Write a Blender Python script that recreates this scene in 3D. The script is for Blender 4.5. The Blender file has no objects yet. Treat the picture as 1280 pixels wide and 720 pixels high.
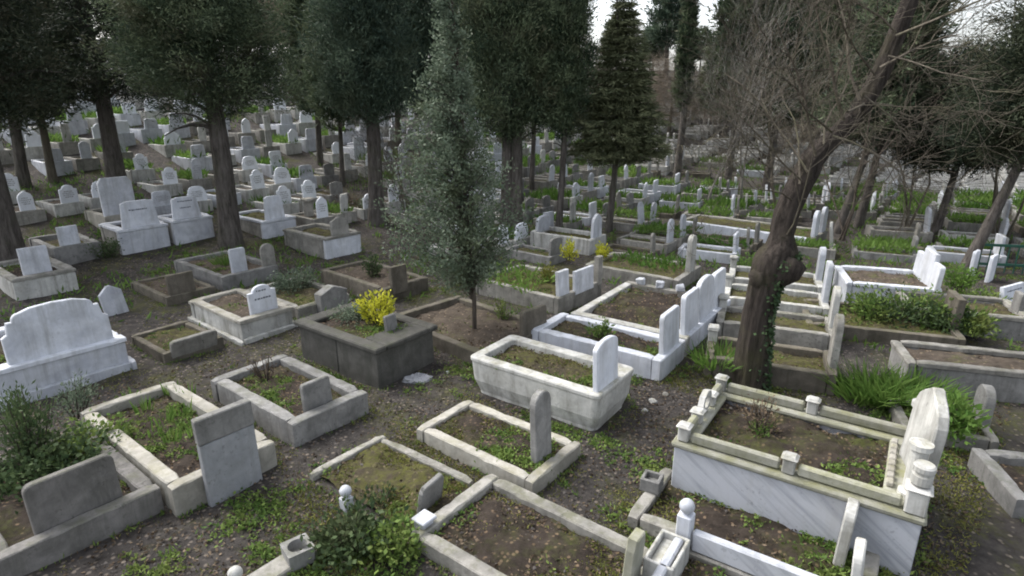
import bpy, math, random
import numpy as np
from mathutils import Vector
random.seed(7); RNG = np.random.default_rng(11)
PI = math.pi
sc = bpy.context.scene
# ------------------------------------------------------------------ camera
F, PITCH, CAMH = 750.0, math.radians(17.5), 4.0
cd = bpy.data.cameras.new('camera'); cam = bpy.data.objects.new('camera', cd)
sc.collection.objects.link(cam); sc.camera = cam
cam.location = (0, 0, CAMH); cam.rotation_euler = (PI/2 - PITCH, 0, 0)
cd.sensor_width = 36.0; cd.lens = 36.0*F/1280.0; cd.clip_end = 600; cd.clip_start = 0.1
cd.dof.use_dof = True; cd.dof.focus_distance = 7.5; cd.dof.aperture_fstop = 2.6
# ------------------------------------------------------------------ sky, sun, exposure
w = bpy.data.worlds.new('World'); sc.world = w; w.use_nodes = True
nt = w.node_tree; nt.nodes.clear()
SUN_EL, SUN_AZ = math.radians(52), math.radians(-60)     # azimuth from +Y, negative = left
sky = nt.nodes.new('ShaderNodeTexSky'); sky.sky_type = 'NISHITA'; sky.sun_disc = False
sky.sun_elevation = SUN_EL; sky.sun_rotation = SUN_AZ; sky.air_density = 1.0; sky.dust_density = 4.0; sky.ozone_density = 1.0
hs = nt.nodes.new('ShaderNodeHueSaturation'); hs.inputs['Saturation'].default_value = 0.34   # cloud cover: nearly colourless sky
bg = nt.nodes.new('ShaderNodeBackground'); bg.inputs['Strength'].default_value = 0.15
out = nt.nodes.new('ShaderNodeOutputWorld')
nt.links.new(sky.outputs[0], hs.inputs['Color']); nt.links.new(hs.outputs[0], bg.inputs['Color']); nt.links.new(bg.outputs[0], out.inputs[0])
sd = bpy.data.lights.new('sun', 'SUN'); sd.energy = 1.0; sd.angle = math.radians(35); sd.color = (1.0, 0.98, 0.955)
so = bpy.data.objects.new('sun', sd); sc.collection.objects.link(so)
sdir = Vector((math.sin(SUN_AZ)*math.cos(SUN_EL), math.cos(SUN_AZ)*math.cos(SUN_EL), math.sin(SUN_EL)))
so.rotation_euler = (-sdir).to_track_quat('-Z', 'Y').to_euler(); so.location = (0, 0, 40)
sc.view_settings.view_transform = 'Standard'; sc.view_settings.look = 'None'; sc.view_settings.gamma = 1.0
sc.view_settings.exposure = 1.45; sc.view_settings.use_curve_mapping = False
sc.cycles.use_denoising = True; sc.cycles.max_bounces = 6; sc.cycles.diffuse_bounces = 3; sc.cycles.transparent_max_bounces = 8
sc.cycles.filter_width = 1.9

# ------------------------------------------------------------------ terrain
def hill(x, y):
    q = np.clip(0.85*np.asarray(y, float) - 0.5*np.asarray(x, float) - 16.0, 0, 22)
    return 0.10*q + 0.0085*q*q
def bumps(x, y):
    x = np.asarray(x, float); y = np.asarray(y, float)
    return (0.020*np.sin(1.7*x+0.6*y+1)*np.sin(1.3*y-0.4*x) + 0.012*np.sin(4.1*x-1.3*y)*np.sin(3.7*y+2.2*x+2) + 0.006*np.sin(9.3*x+2*y)*np.sin(8.1*y-3*x+1))
def gz(x, y): return hill(x, y) + bumps(x, y) - 0.02
def P(px, py, z=0.0):
    """point of the place that is z above the terrain along the sight line of a survey pixel"""
    u = (px-640)/F; v = (360-py)/F
    d = np.array([u, math.cos(PITCH)+v*math.sin(PITCH), -math.sin(PITCH)+v*math.cos(PITCH)])
    t = 2.0
    last = t
    while t < 200:
        p = d*t
        if CAMH + p[2] <= hill(p[0], p[1]) + z:
            a, b = last, t
            for _ in range(25):
                m = (a+b)/2; p = d*m
                if CAMH + p[2] <= hill(p[0], p[1]) + z: b = m
                else: a = m
            return np.array([d[0]*b, d[1]*b])
        last = t; t += 0.25
    return np.array([d[0]*60, d[1]*60])
def height_at(px, py, xy):
    """height above datum of the sight line through a survey pixel where it passes over xy"""
    v = (360-py)/F
    t = xy[1]/(math.cos(PITCH)+v*math.sin(PITCH))
    return CAMH + t*(-math.sin(PITCH)+v*math.cos(PITCH))

# ------------------------------------------------------------------ object helpers
COL = sc.collection
def tag(o, label=None, cat=None, group=None, kind=None):
    if label: o['label'] = label
    if cat: o['category'] = cat
    if group: o['group'] = group
    if kind: o['kind'] = kind
    return o
def empty(name, loc, rz=0.0):
    o = bpy.data.objects.new(name, None); COL.objects.link(o); o.empty_display_size = 0.2
    o.location = loc; o.rotation_euler = (0, 0, rz); return o
def link(name, me, parent=None, material=None, loc=None, rot=None):
    o = bpy.data.objects.new(name, me); COL.objects.link(o); o.parent = parent
    if material is not None and not me.materials: me.materials.append(material)
    if loc is not None: o.location = loc
    if rot is not None: o.rotation_euler = rot
    return o
def mesh_np(name, V, Q, smooth=False, tint=None):
    """V (n,3); Q (m,k) faces all of k corners"""
    V = np.asarray(V, np.float32); Q = np.asarray(Q, np.int32); me = bpy.data.meshes.new(name)
    k = Q.shape[1]
    me.vertices.add(len(V)); me.vertices.foreach_set('co', V.ravel())
    me.loops.add(Q.size); me.loops.foreach_set('vertex_index', Q.ravel())
    me.polygons.add(len(Q)); me.polygons.foreach_set('loop_start', np.arange(0, Q.size, k, dtype=np.int32))
    me.polygons.foreach_set('loop_total', np.full(len(Q), k, np.int32))
    if smooth: me.polygons.foreach_set('use_smooth', np.ones(len(Q), bool))
    if tint is not None:
        a = me.attributes.new('tint', 'FLOAT', 'POINT'); a.data.foreach_set('value', np.asarray(tint, np.float32))
    me.update(calc_edges=True); return me
class MB:
    def __init__(s): s.v = []; s.f = []
    def add(s, v, f):
        n = len(s.v); s.v += [tuple(p) for p in v]; s.f += [tuple(i+n for i in q) for q in f]
    def box(s, x0, x1, y0, y1, z0, z1, c=0.012, jit=0.0, taper=0.0):
        """chamfered block; jit makes the corners uneven; taper narrows the top"""
        c = min(c, (x1-x0)*.4, (y1-y0)*.4, (z1-z0)*.4)
        vs = []; idx = {}
        for i, (X, sx) in enumerate(((x0, 1), (x1, -1))):
            for j, (Y, sy) in enumerate(((y0, 1), (y1, -1))):
                for k, (Z, sz) in enumerate(((z0, 1), (z1, -1))):
                    dx, dy, dz = (random.uniform(-jit, jit) for _ in range(3)) if jit else (0, 0, 0)
                    tx = taper*sx if k else 0; ty = taper*sy if k else 0
                    for a in range(3):
                        o = [c*sx, c*sy, c*sz]; o[a] = 0
                        idx[(i, j, k, a)] = len(vs); vs.append((X+o[0]+dx+tx, Y+o[1]+dy+ty, Z+o[2]+dz))
        fs = []
        I = lambda i, j, k, a: idx[(i, j, k, a)]
        for i in (0, 1):
            q = [I(i, 0, 0, 0), I(i, 1, 0, 0), I(i, 1, 1, 0), I(i, 0, 1, 0)]; fs.append(q if i else q[::-1])
            q = [I(0, i, 0, 1), I(1, i, 0, 1), I(1, i, 1, 1), I(0, i, 1, 1)]; fs.append(q[::-1] if i else q)
            q = [I(0, 0, i, 2), I(1, 0, i, 2), I(1, 1, i, 2), I(0, 1, i, 2)]; fs.append(q if i else q[::-1])
        for i in (0, 1):
            for j in (0, 1):
                q = [I(i, j, 0, 0), I(i, j, 1, 0), I(i, j, 1, 1), I(i, j, 0, 1)]; fs.append(q if (i == j) else q[::-1])
                q = [I(i, 0, j, 0), I(i, 1, j, 0), I(i, 1, j, 2), I(i, 0, j, 2)]; fs.append(q if (i != j) else q[::-1])
                q = [I(0, i, j, 1), I(1, i, j, 1), I(1, i, j, 2), I(0, i, j, 2)]; fs.append(q if (i == j) else q[::-1])
        for i in (0, 1):
            for j in (0, 1):
                for k in (0, 1):
                    q = [I(i, j, k, 0), I(i, j, k, 1), I(i, j, k, 2)]; fs.append(q if (i+j+k) % 2 else q[::-1])
        s.add(vs, fs); return s
    def kerb(s, x0, x1, y0, y1, z0, z1, c=0.014, jit=0.006):
        """long block with wavering, chipped arrises; lofted along its longer side"""
        alongx = (x1-x0) >= (y1-y0); a0, a1 = (x0, x1) if alongx else (y0, y1); b0, b1 = (y0, y1) if alongx else (x0, x1)
        n = max(3, int((a1-a0)/.09)); loops = []; zm = max(z0, z1-.16)
        for i in range(n+1):
            a = a0+(a1-a0)*i/n; e = c*1.2 if i in (0, n) else 0; g = lambda q=1.0: random.uniform(-jit, jit)*q*.6
            c1 = c*random.uniform(.8, 1.2)+(random.uniform(.006, .022) if random.random() < .08 else 0); c2 = c*random.uniform(.8, 1.2)+(random.uniform(.006, .022) if random.random() < .08 else 0)
            c1 = min(c1, (b1-b0)*.4); c2 = min(c2, (b1-b0)*.4)
            sec = [(b0+e, z0), (b1-e, z0), (b1-e+g(.6), zm), (b1-e+g(.4), z1-c2-e+g(.5)), (b1-c2-e+g(.5), z1-e+g(.6)), (b0+c1+e+g(.5), z1-e+g(.6)), (b0+e+g(.4), z1-c1-e+g(.5)), (b0+e+g(.6), zm)]
            loops.append([((a, b, z) if alongx else (b, a, z)) for b, z in (sec if not alongx else sec[::-1])])
        return s.loft(loops)
    def plate(s, outline, t, c=0.012):
        """upright plate: outline in (y,z), counter-clockwise seen from +x, thickness t along x"""
        n = len(outline); o = np.array(outline, float); ctr = o.mean(0)
        e = np.roll(o, -1, 0)-o; e /= np.linalg.norm(e, axis=1)[:, None]+1e-9
        nr = np.stack([e[:, 1], -e[:, 0]], 1); nv = nr+np.roll(nr, 1, 0); nv /= np.linalg.norm(nv, axis=1)[:, None]+1e-9
        ins = o-nv*c
        vs = []
        for x, pts in ((t/2, ins), (t/2-c, o), (-t/2+c, o), (-t/2, ins)):
            vs += [(x, p[0], p[1]) for p in pts]
        fs = [list(range(n)), list(range(4*n-1, 3*n-1, -1))]
        for r in range(3):
            for i in range(n):
                j = (i+1) % n
                fs.append([r*n+i, (r+1)*n+i, (r+1)*n+j, r*n+j])
        s.add(vs, fs); return s
    def loft(s, loops, cap0=True, cap1=True):
        n = len(loops[0]); vs = [p for l in loops for p in l]; fs = []
        for r in range(len(loops)-1):
            for i in range(n):
                j = (i+1) % n; fs.append([r*n+i, r*n+j, (r+1)*n+j, (r+1)*n+i])
        if cap0: fs.append(list(range(n))[::-1])
        if cap1: fs.append([(len(loops)-1)*n+i for i in range(n)])
        s.add(vs, fs); return s
    def lathe(s, prof, cx=0, cy=0, n=14):
        return s.loft([[(cx+r*math.cos(2*PI*i/n), cy+r*math.sin(2*PI*i/n), z) for i in range(n)] for r, z in prof])
    def mesh(s, name, smooth=False):
        me = bpy.data.meshes.new(name); me.from_pydata(s.v, [], s.f); me.update()
        if smooth: me.polygons.foreach_set('use_smooth', np.ones(len(me.polygons), bool))
        return me
    def build(s, name, material, parent=None, smooth=False, loc=None, rot=None):
        return link(name, s.mesh(name, smooth), parent, material, loc, rot)

# ------------------------------------------------------------------ materials
M = {}
def nodes(name):
    m = bpy.data.materials.new(name); m.use_nodes = True; n = m.node_tree; n.nodes.clear()
    o = n.nodes.new('ShaderNodeOutputMaterial'); b = n.nodes.new('ShaderNodeBsdfPrincipled'); n.links.new(b.outputs[0], o.inputs[0])
    M[name] = m; return m, n, b, o
def N(n, kind, **kw):
    x = n.nodes.new('ShaderNode'+kind)
    for k, v in kw.items():
        if hasattr(x, k): setattr(x, k, v)
        else: x.inputs[k].default_value = v
    return x
def ramp(n, src, stops):
    r = n.nodes.new('ShaderNodeValToRGB'); n.links.new(src, r.inputs[0]); e = r.color_ramp.elements
    while len(e) < len(stops): e.new(0.5)
    for i, (p, c) in enumerate(stops):
        e[i].position = p; e[i].color = (c, c, c, 1) if not isinstance(c, tuple) else (*c, 1)
    return r.outputs[0]
def mix(n, fac, a, b, mode='MIX'):
    x = n.nodes.new('ShaderNodeMix'); x.data_type = 'RGBA'; x.blend_type = mode
    for sock, val in ((x.inputs[0], fac), (x.inputs[6], a), (x.inputs[7], b)):
        if isinstance(val, (int, float)): sock.default_value = val
        elif isinstance(val, tuple): sock.default_value = (*val, 1)
        else: n.links.new(val, sock)
    return x.outputs[2]
def mul(n, a, b):
    x = n.nodes.new('ShaderNodeMath'); x.operation = 'MULTIPLY'
    for sock, val in ((x.inputs[0], a), (x.inputs[1], b)):
        if isinstance(val, (int, float)): sock.default_value = val
        else: n.links.new(val, sock)
    return x.outputs[0]
def coords(n, scale=(1, 1, 1), rot=(0, 0, 0), obj=True, vt='POINT'):
    tc = n.nodes.new('ShaderNodeTexCoord'); mp = N(n, 'Mapping'); mp.vector_type = vt; mp.inputs['Scale'].default_value = scale; mp.inputs['Rotation'].default_value = rot
    if obj:
        oi = n.nodes.new('ShaderNodeObjectInfo'); vm = n.nodes.new('ShaderNodeVectorMath'); vm.operation = 'MULTIPLY_ADD'
        n.links.new(oi.outputs['Random'], vm.inputs[0]); vm.inputs[1].default_value = (37, 91, 53); n.links.new(tc.outputs['Object'], vm.inputs[2])
        n.links.new(vm.outputs[0], mp.inputs[0])
    else:
        n.links.new(tc.outputs['Object'], mp.inputs[0])
    return mp.outputs[0]
def noise(n, vec, scale, detail=4, rough=0.6, dist=0.0):
    x = N(n, 'TexNoise', Scale=scale, Detail=detail, Roughness=rough, Distortion=dist); n.links.new(vec, x.inputs['Vector']); return x.outputs[0]
def stone(name, c1, c2, dirt, scale=3.0, dirt_amt=0.6, streak=0.5, moss=(0.10, 0.11, 0.06), moss_amt=0.5, rough=0.75, veinrot=None, bump=0.25, lichen=0.3, vary=0.25):
    m, n, b, o = nodes(name); v = coords(n)
    if veinrot is not None:
        vv = coords(n, (2.0, 1.0, 0.16), veinrot, vt='TEXTURE'); base = mix(n, ramp(n, noise(n, vv, 1.5, 7, 0.62, 1.1), [(0.44, 0.0), (0.78, 1.0)]), c1, c2)
    else:
        base = mix(n, ramp(n, noise(n, v, scale, 5, 0.65, 0.6), [(0.35, 0.0), (0.68, 1.0)]), c1, c2)
    vs = coords(n, (1.0, 1.0, 0.12)); st = ramp(n, noise(n, vs, 7.0, 4, 0.7), [(0.48, 0.0), (0.72, 1.0)])      # run-off streaks
    base = mix(n, mul(n, st, streak), base, dirt)
    dt = ramp(n, noise(n, v, 2.1, 6, 0.72), [(0.45, 0.0), (0.75, 1.0)]); base = mix(n, mul(n, dt, dirt_amt), base, dirt)
    li = ramp(n, noise(n, v, 24.0, 3, 0.6), [(0.58, 0.0), (0.66, 1.0)]); l2 = ramp(n, noise(n, v, 3.3, 2, 0.5), [(0.45, 0.0), (0.62, 1.0)])
    base = mix(n, mul(n, mul(n, li, l2), lichen), base, (0.06, 0.06, 0.05))
    ge = n.nodes.new('ShaderNodeNewGeometry'); sx = n.nodes.new('ShaderNodeSeparateXYZ'); n.links.new(ge.outputs['Normal'], sx.inputs[0])
    up = ramp(n, sx.outputs[2], [(0.3, 0.0), (0.9, 1.0)]); mo = ramp(n, noise(n, v, 4.5, 5, 0.7), [(0.46, 0.0), (0.66, 1.0)])
    base = mix(n, mul(n, mul(n, up, mo), moss_amt), base, moss)
    oi = n.nodes.new('ShaderNodeObjectInfo'); mr = N(n, 'MapRange'); mr.inputs[3].default_value = 1-vary; mr.inputs[4].default_value = 1+vary*0.35; n.links.new(oi.outputs['Random'], mr.inputs[0])
    hv = n.nodes.new('ShaderNodeHueSaturation'); n.links.new(base, hv.inputs['Color']); n.links.new(mr.outputs[0], hv.inputs['Value'])
    n.links.new(hv.outputs[0], b.inputs['Base Color']); b.inputs['Roughness'].default_value = rough; b.inputs['Specular IOR Level'].default_value = 0.3
    bp = N(n, 'Bump', Strength=bump, Distance=0.02); n.links.new(noise(n, v, 28.0, 5, 0.7), bp.inputs['Height']); n.links.new(bp.outputs[0], b.inputs['Normal'])
    return m
stone('white_marble', (0.56, 0.58, 0.62), (0.41, 0.43, 0.48), (0.20, 0.20, 0.19), 3, 0.5, 0.5, moss_amt=0.35, rough=0.55, bump=0.08, lichen=0.2, vary=0.14)
stone('bright_marble', (0.64, 0.66, 0.705), (0.50, 0.525, 0.58), (0.26, 0.26, 0.25), 3, 0.5, 0.5, moss_amt=0.25, rough=0.5, bump=0.05, lichen=0.1, vary=0.08)
stone('brightened_marble', (0.77, 0.795, 0.84), (0.66, 0.69, 0.745), (0.40, 0.40, 0.39), 3, 0.25, 0.28, moss_amt=0.15, rough=0.5, bump=0.05, lichen=0.1, vary=0.14)  # extra brightness put into the colour to offset crown shade on left-slope headstones
stone('stained_marble', (0.53, 0.525, 0.495), (0.37, 0.37, 0.355), (0.15, 0.145, 0.12), 3, 0.7, 0.75, moss=(0.20, 0.19, 0.10), moss_amt=0.5, rough=0.65, bump=0.15, vary=0.15)
stone('beige_coping', (0.41, 0.39, 0.345), (0.27, 0.26, 0.225), (0.12, 0.11, 0.085), 4, 0.6, 0.4, moss=(0.17, 0.16, 0.08), moss_amt=0.55, rough=0.8, bump=0.25, vary=0.2)
stone('veined_marble', (0.43, 0.445, 0.48), (0.20, 0.215, 0.25), (0.30, 0.29, 0.27), 3, 0.25, 0.25, moss_amt=0.25, rough=0.5, veinrot=(0.0, 0.62, 0.0), bump=0.06, vary=0.1)
stone('limestone', (0.34, 0.325, 0.295), (0.20, 0.195, 0.175), (0.075, 0.07, 0.058), 4, 0.7, 0.5, moss=(0.10, 0.105, 0.05), moss_amt=0.65, rough=0.9, bump=0.4, lichen=0.6)
stone('pale_grey', (0.36, 0.37, 0.385), (0.27, 0.28, 0.295), (0.18, 0.18, 0.17), 5, 0.4, 0.4, moss_amt=0.4, rough=0.85, bump=0.4, lichen=0.4)
stone('grey_stone', (0.27, 0.265, 0.255), (0.165, 0.163, 0.158), (0.065, 0.064, 0.055), 5, 0.65, 0.5, moss=(0.085, 0.09, 0.05), moss_amt=0.5, rough=0.9, bump=0.4, lichen=0.6)
stone('dark_stone', (0.095, 0.092, 0.083), (0.055, 0.053, 0.047), (0.035, 0.036, 0.03), 5, 0.6, 0.6, moss=(0.06, 0.07, 0.03), moss_amt=0.4, rough=0.85, bump=0.35, lichen=0.3)
stone('brown_stone', (0.17, 0.15, 0.122), (0.10, 0.088, 0.07), (0.055, 0.05, 0.035), 5, 0.7, 0.6, moss=(0.10, 0.10, 0.05), moss_amt=0.6, rough=0.92, bump=0.5, lichen=0.5)
stone('dark_limestone', (0.19, 0.18, 0.17), (0.115, 0.11, 0.105), (0.06, 0.06, 0.05), 5, 0.7, 0.6, moss=(0.08, 0.085, 0.045), moss_amt=0.55, rough=0.92, bump=0.5, lichen=0.6)
stone('mossy_rail', (0.34, 0.335, 0.29), (0.22, 0.22, 0.165), (0.17, 0.17, 0.09), 4, 0.7, 0.5, moss=(0.19, 0.19, 0.08), moss_amt=0.7, rough=0.85, bump=0.3)
m, n, b, o = nodes('carved_paint'); b.inputs['Base Color'].default_value = (0.10, 0.11, 0.13, 1); b.inputs['Roughness'].default_value = 0.7
m, n, b, o = nodes('carved_faint'); b.inputs['Base Color'].default_value = (0.27, 0.275, 0.285, 1); b.inputs['Roughness'].default_value = 0.7
m, n, b, o = nodes('green_paint'); v = coords(n)
n.links.new(mix(n, ramp(n, noise(n, v, 9), [(0.5, 0.0), (0.7, 1.0)]), (0.01, 0.075, 0.05), (0.03, 0.06, 0.045)), b.inputs['Base Color']); b.inputs['Roughness'].default_value = 0.5
m, n, b, o = nodes('clear_bag'); b.inputs['Base Color'].default_value = (0.26, 0.265, 0.28, 1); b.inputs['Roughness'].default_value = 0.3
def soil(name, c1, c2, moss, moss_lo, moss_hi, litter, lsc=22.0, obj=True, mscale=0.9):
    m, n, b, o = nodes(name); v = coords(n, obj=obj)
    base = mix(n, ramp(n, noise(n, v, 5.5, 7, 0.75), [(0.3, 0.0), (0.7, 1.0)]), c1, c2)
    vo = N(n, 'TexVoronoi', Scale=lsc, Randomness=1.0); n.links.new(v, vo.inputs['Vector'])
    sp = n.nodes.new('ShaderNodeSeparateColor'); n.links.new(vo.outputs['Color'], sp.inputs[0])
    pick = ramp(n, sp.outputs[0], [(0.62, 0.0), (0.66, 1.0)]); near = ramp(n, vo.outputs['Distance'], [(0.22, 1.0), (0.42, 0.0)])
    lf = mix(n, sp.outputs[1], litter, tuple(c*1.9 for c in litter)); base = mix(n, mul(n, pick, mul(n, near, 0.8)), base, lf)   # leaf litter and grit
    mo = ramp(n, noise(n, v, mscale, 6, 0.7, 0.4), [(moss_lo, 0.0), (moss_hi, 1.0)]); fine = ramp(n, noise(n, v, 14.0, 4, 0.7), [(0.36, 0.0), (0.6, 1.0)])
    mc = mix(n, noise(n, v, 6.0, 4), moss, tuple(c*1.6 for c in moss)); base = mix(n, mul(n, mo, fine), base, mc)
    n.links.new(base, b.inputs['Base Color']); b.inputs['Roughness'].default_value = 0.95; b.inputs['Specular IOR Level'].default_value = 0.15
    bp = N(n, 'Bump', Strength=0.9, Distance=0.03); n.links.new(noise(n, v, 26.0, 8, 0.8), bp.inputs['Height']); n.links.new(bp.outputs[0], b.inputs['Normal'])
soil('ground_soil', (0.018, 0.016, 0.0145), (0.080, 0.072, 0.066), (0.052, 0.055, 0.016), 0.50, 0.64, (0.13, 0.11, 0.09), 17, False, 0.8)
soil('bed_soil', (0.016, 0.0125, 0.010), (0.064, 0.051, 0.041), (0.045, 0.05, 0.015), 0.48, 0.62, (0.12, 0.085, 0.055), 20)
soil('bed_moss', (0.03, 0.025, 0.017), (0.08, 0.066, 0.046), (0.066, 0.066, 0.020), 0.38, 0.52, (0.12, 0.10, 0.06), 22, True, 1.6)
soil('bed_bare', (0.05, 0.04, 0.031), (0.118, 0.096, 0.075), (0.09, 0.10, 0.03), 0.56, 0.68, (0.14, 0.11, 0.08), 18)
def bark(name, c1, c2, moss=(0.08, 0.09, 0.05), moss_amt=0.3, sc_=(6, 6, 1.0)):
    m, n, b, o = nodes(name); v = coords(n, sc_); h = noise(n, v, 2.2, 6, 0.75, 0.5)
    base = mix(n, ramp(n, h, [(0.35, 0.0), (0.65, 1.0)]), c1, c2); v2 = coords(n)
    base = mix(n, mul(n, ramp(n, noise(n, v2, 1.6, 5), [(0.5, 0.0), (0.7, 1.0)]), moss_amt), base, moss)
    n.links.new(base, b.inputs['Base Color']); b.inputs['Roughness'].default_value = 0.95; b.inputs['Specular IOR Level'].default_value = 0.1
    bp = N(n, 'Bump', Strength=1.0, Distance=0.06); n.links.new(h, bp.inputs['Height']); n.links.new(bp.outputs[0], b.inputs['Normal'])
bark('cypress_bark', (0.048, 0.042, 0.038), (0.15, 0.135, 0.122))
bark('red_bark', (0.022, 0.019, 0.0165), (0.074, 0.062, 0.054), (0.075, 0.075, 0.035), 0.45)
bark('twig_bark', (0.09, 0.078, 0.062), (0.17, 0.15, 0.12), (0.12, 0.13, 0.06), 0.4)
bark('pale_bark', (0.18, 0.17, 0.155), (0.29, 0.275, 0.25), (0.16, 0.16, 0.10), 0.3)
bark('dark_twig', (0.06, 0.049, 0.041), (0.125, 0.105, 0.087), (0.07, 0.07, 0.04), 0.2)
def leaf(name, c1, c2, c3=None, trans=0.25, rough=0.6, nsc=1.2):
    m, n, b, o = nodes(name); v = coords(n)
    at = N(n, 'Attribute', attribute_name='tint')
    base = mix(n, at.outputs['Fac'], c1, c2)
    if c3: base = mix(n, mul(n, ramp(n, noise(n, v, nsc, 4), [(0.52, 0.0), (0.68, 1.0)]), 0.7), base, c3)
    n.links.new(base, b.inputs['Base Color']); b.inputs['Roughness'].default_value = rough; b.inputs['Specular IOR Level'].default_value = 0.10
    tr = n.nodes.new('ShaderNodeBsdfTranslucent'); n.links.new(base, tr.inputs[0]); ms = n.nodes.new('ShaderNodeMixShader'); ms.inputs[0].default_value = trans
    n.links.new(b.outputs[0], ms.inputs[1]); n.links.new(tr.outputs[0], ms.inputs[2]); n.links.new(ms.outputs[0], o.inputs[0])
leaf('cypress_leaf', (0.032, 0.052, 0.033), (0.135, 0.168, 0.095), (0.13, 0.12, 0.075), 0.25)
leaf('blue_cypress_leaf', (0.030, 0.050, 0.038), (0.115, 0.155, 0.105), (0.11, 0.13, 0.08), 0.25)
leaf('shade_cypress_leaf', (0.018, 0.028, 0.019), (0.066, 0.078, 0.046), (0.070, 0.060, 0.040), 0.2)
leaf('spruce_leaf', (0.065, 0.078, 0.042), (0.16, 0.172, 0.095), None, 0.15)
leaf('grey_leaf', (0.075, 0.104, 0.070), (0.185, 0.228, 0.160), (0.105, 0.125, 0.065), 0.25, 0.5)
leaf('brown_twig', (0.13, 0.105, 0.08), (0.24, 0.20, 0.155), None, 0.1)
leaf('yellow_leaf', (0.24, 0.27, 0.03), (0.58, 0.56, 0.06), None, 0.3)
leaf('grass_leaf', (0.075, 0.15, 0.03), (0.16, 0.25, 0.06), None, 0.35)
leaf('weed_leaf', (0.065, 0.12, 0.030), (0.17, 0.235, 0.06), (0.16, 0.17, 0.055), 0.3)
leaf('dark_leaf', (0.035, 0.060, 0.028), (0.085, 0.12, 0.05), (0.07, 0.08, 0.04), 0.25)
leaf('ivy_leaf', (0.035, 0.062, 0.030), (0.075, 0.115, 0.055), None, 0.2, 0.45)
leaf('dead_leaf', (0.05, 0.035, 0.023), (0.19, 0.145, 0.10), None, 0.15)
leaf('moss_leaf', (0.085, 0.10, 0.024), (0.21, 0.21, 0.058), None, 0.3)
leaf('grit_stone', (0.025, 0.022, 0.02), (0.11, 0.10, 0.092), None, 0.0, 0.9)

# ------------------------------------------------------------------ ground
OCC = []      # (cx, cy, ang, L, W, kerb, bed height) of every plot, for scattering weeds
xs = np.concatenate([np.arange(-120, -22, 4.0), np.arange(-22, -8, 0.5), np.arange(-8, 8, 0.12), np.arange(8, 22, 0.5), np.arange(22, 121, 4.0)])
ys = np.concatenate([np.arange(-20, 2, 2.0), np.arange(2, 12, 0.12), np.arange(12, 30, 0.5), np.arange(30, 181, 4.0)])
X, Y = np.meshgrid(xs, ys); Z = gz(X, Y)
ix = np.arange(len(ys)*len(xs)).reshape(len(ys), len(xs))
gq = np.stack([ix[:-1, :-1], ix[:-1, 1:], ix[1:, 1:], ix[1:, :-1]], -1).reshape(-1, 4)
tag(link('ground', mesh_np('ground', np.stack([X, Y, Z], -1).reshape(-1, 3), gq, True), None, M['ground_soil']), 'damp dark soil and moss of the cemetery ground', 'ground', None, 'structure')

# ------------------------------------------------------------------ headstone outlines (y,z) counter-clockwise seen from +x
def arc(cx, cz, r, a0, a1, k, rz=None):
    rz = r if rz is None else rz
    return [(cx+r*math.cos(math.radians(a0+(a1-a0)*i/k)), cz+rz*math.sin(math.radians(a0+(a1-a0)*i/k))) for i in range(k+1)]
def outline(shape, w, h):
    a = w/2
    if shape == 'round': t = arc(0, h-a, a, 0, 180, 14)
    elif shape == 'lowround': t = arc(0, h-0.35*a, a, 0, 180, 12, 0.35*a)
    elif shape == 'shoulder': t = [(a, h*.78), (a*.80, h*.80)]+arc(0, h*.80, a*.66, 0, 180, 12, h*.20)+[(-a*.80, h*.80), (-a, h*.78)]
    elif shape == 'point': t = [(a, h*.80), (0.03, h), (-0.03, h), (-a, h*.80)]
    elif shape == 'clip': t = [(a, h*.86), (a*.78, h), (-a*.78, h), (-a, h*.86)]
    elif shape == 'wide': t = [(a, h*.55), (a*.90, h*.60), (a*.86, h*.80)]+arc(a*.60, h*.80, a*.16, 0, 90, 4, h*.13)+[(a*.4, h*.98), (0, h), (-a*.4, h*.98)]+arc(-a*.60, h*.80, a*.16, 90, 180, 4, h*.13)+[(-a*.86, h*.80), (-a*.90, h*.60), (-a, h*.55)]
    elif shape == 'trap': t = [(a*.84, h*.93)]+[(a*.66, h*.97), (a*.5, h), (-a*.5, h), (-a*.66, h*.97)]+[(-a*.84, h*.93)]
    elif shape == 'ogee': t = [(a, h*.62), (a*.97, h*.72), (a*.82, h*.83), (a*.55, h*.90), (a*.25, h*.955), (0.02, h), (-0.02, h), (-a*.25, h*.955), (-a*.55, h*.90), (-a*.82, h*.83), (-a*.97, h*.72), (-a, h*.62)]
    elif shape == 'corner': t = [(a, h*.88)]+arc(a*.80, h*.88, a*.2, 0, 90, 4, h*.12)+arc(-a*.80, h*.88, a*.2, 90, 180, 4, h*.12)
    else: t = [(a, h), (-a, h)]
    pts = [(-a, 0.0), (a, 0.0)]+t
    o = [pts[0]]
    for p in pts[1:]:
        if abs(p[0]-o[-1][0])+abs(p[1]-o[-1][1]) > 1e-4: o.append(p)
    return o
def inscription(w, h, t, rows, z0=0.5, seed=0):
    r = random.Random(seed); mb = MB(); n = len(rows)
    for i, frac in enumerate(rows):
        zc = h*(z0+0.30*(1-i/max(1, n-1) if n > 1 else 0.5)); y = -w*frac/2; hh = h*0.035
        while y < w*frac/2-0.02:
            d = r.uniform(0.018, 0.05)
            mb.box(t/2-0.002, t/2+0.002, y, y+d, zc-hh*r.uniform(.5, 1), zc+hh*r.uniform(.5, 1), 0.0005); y += d+r.uniform(.008, .018)
    return mb.mesh('inscription')
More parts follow.
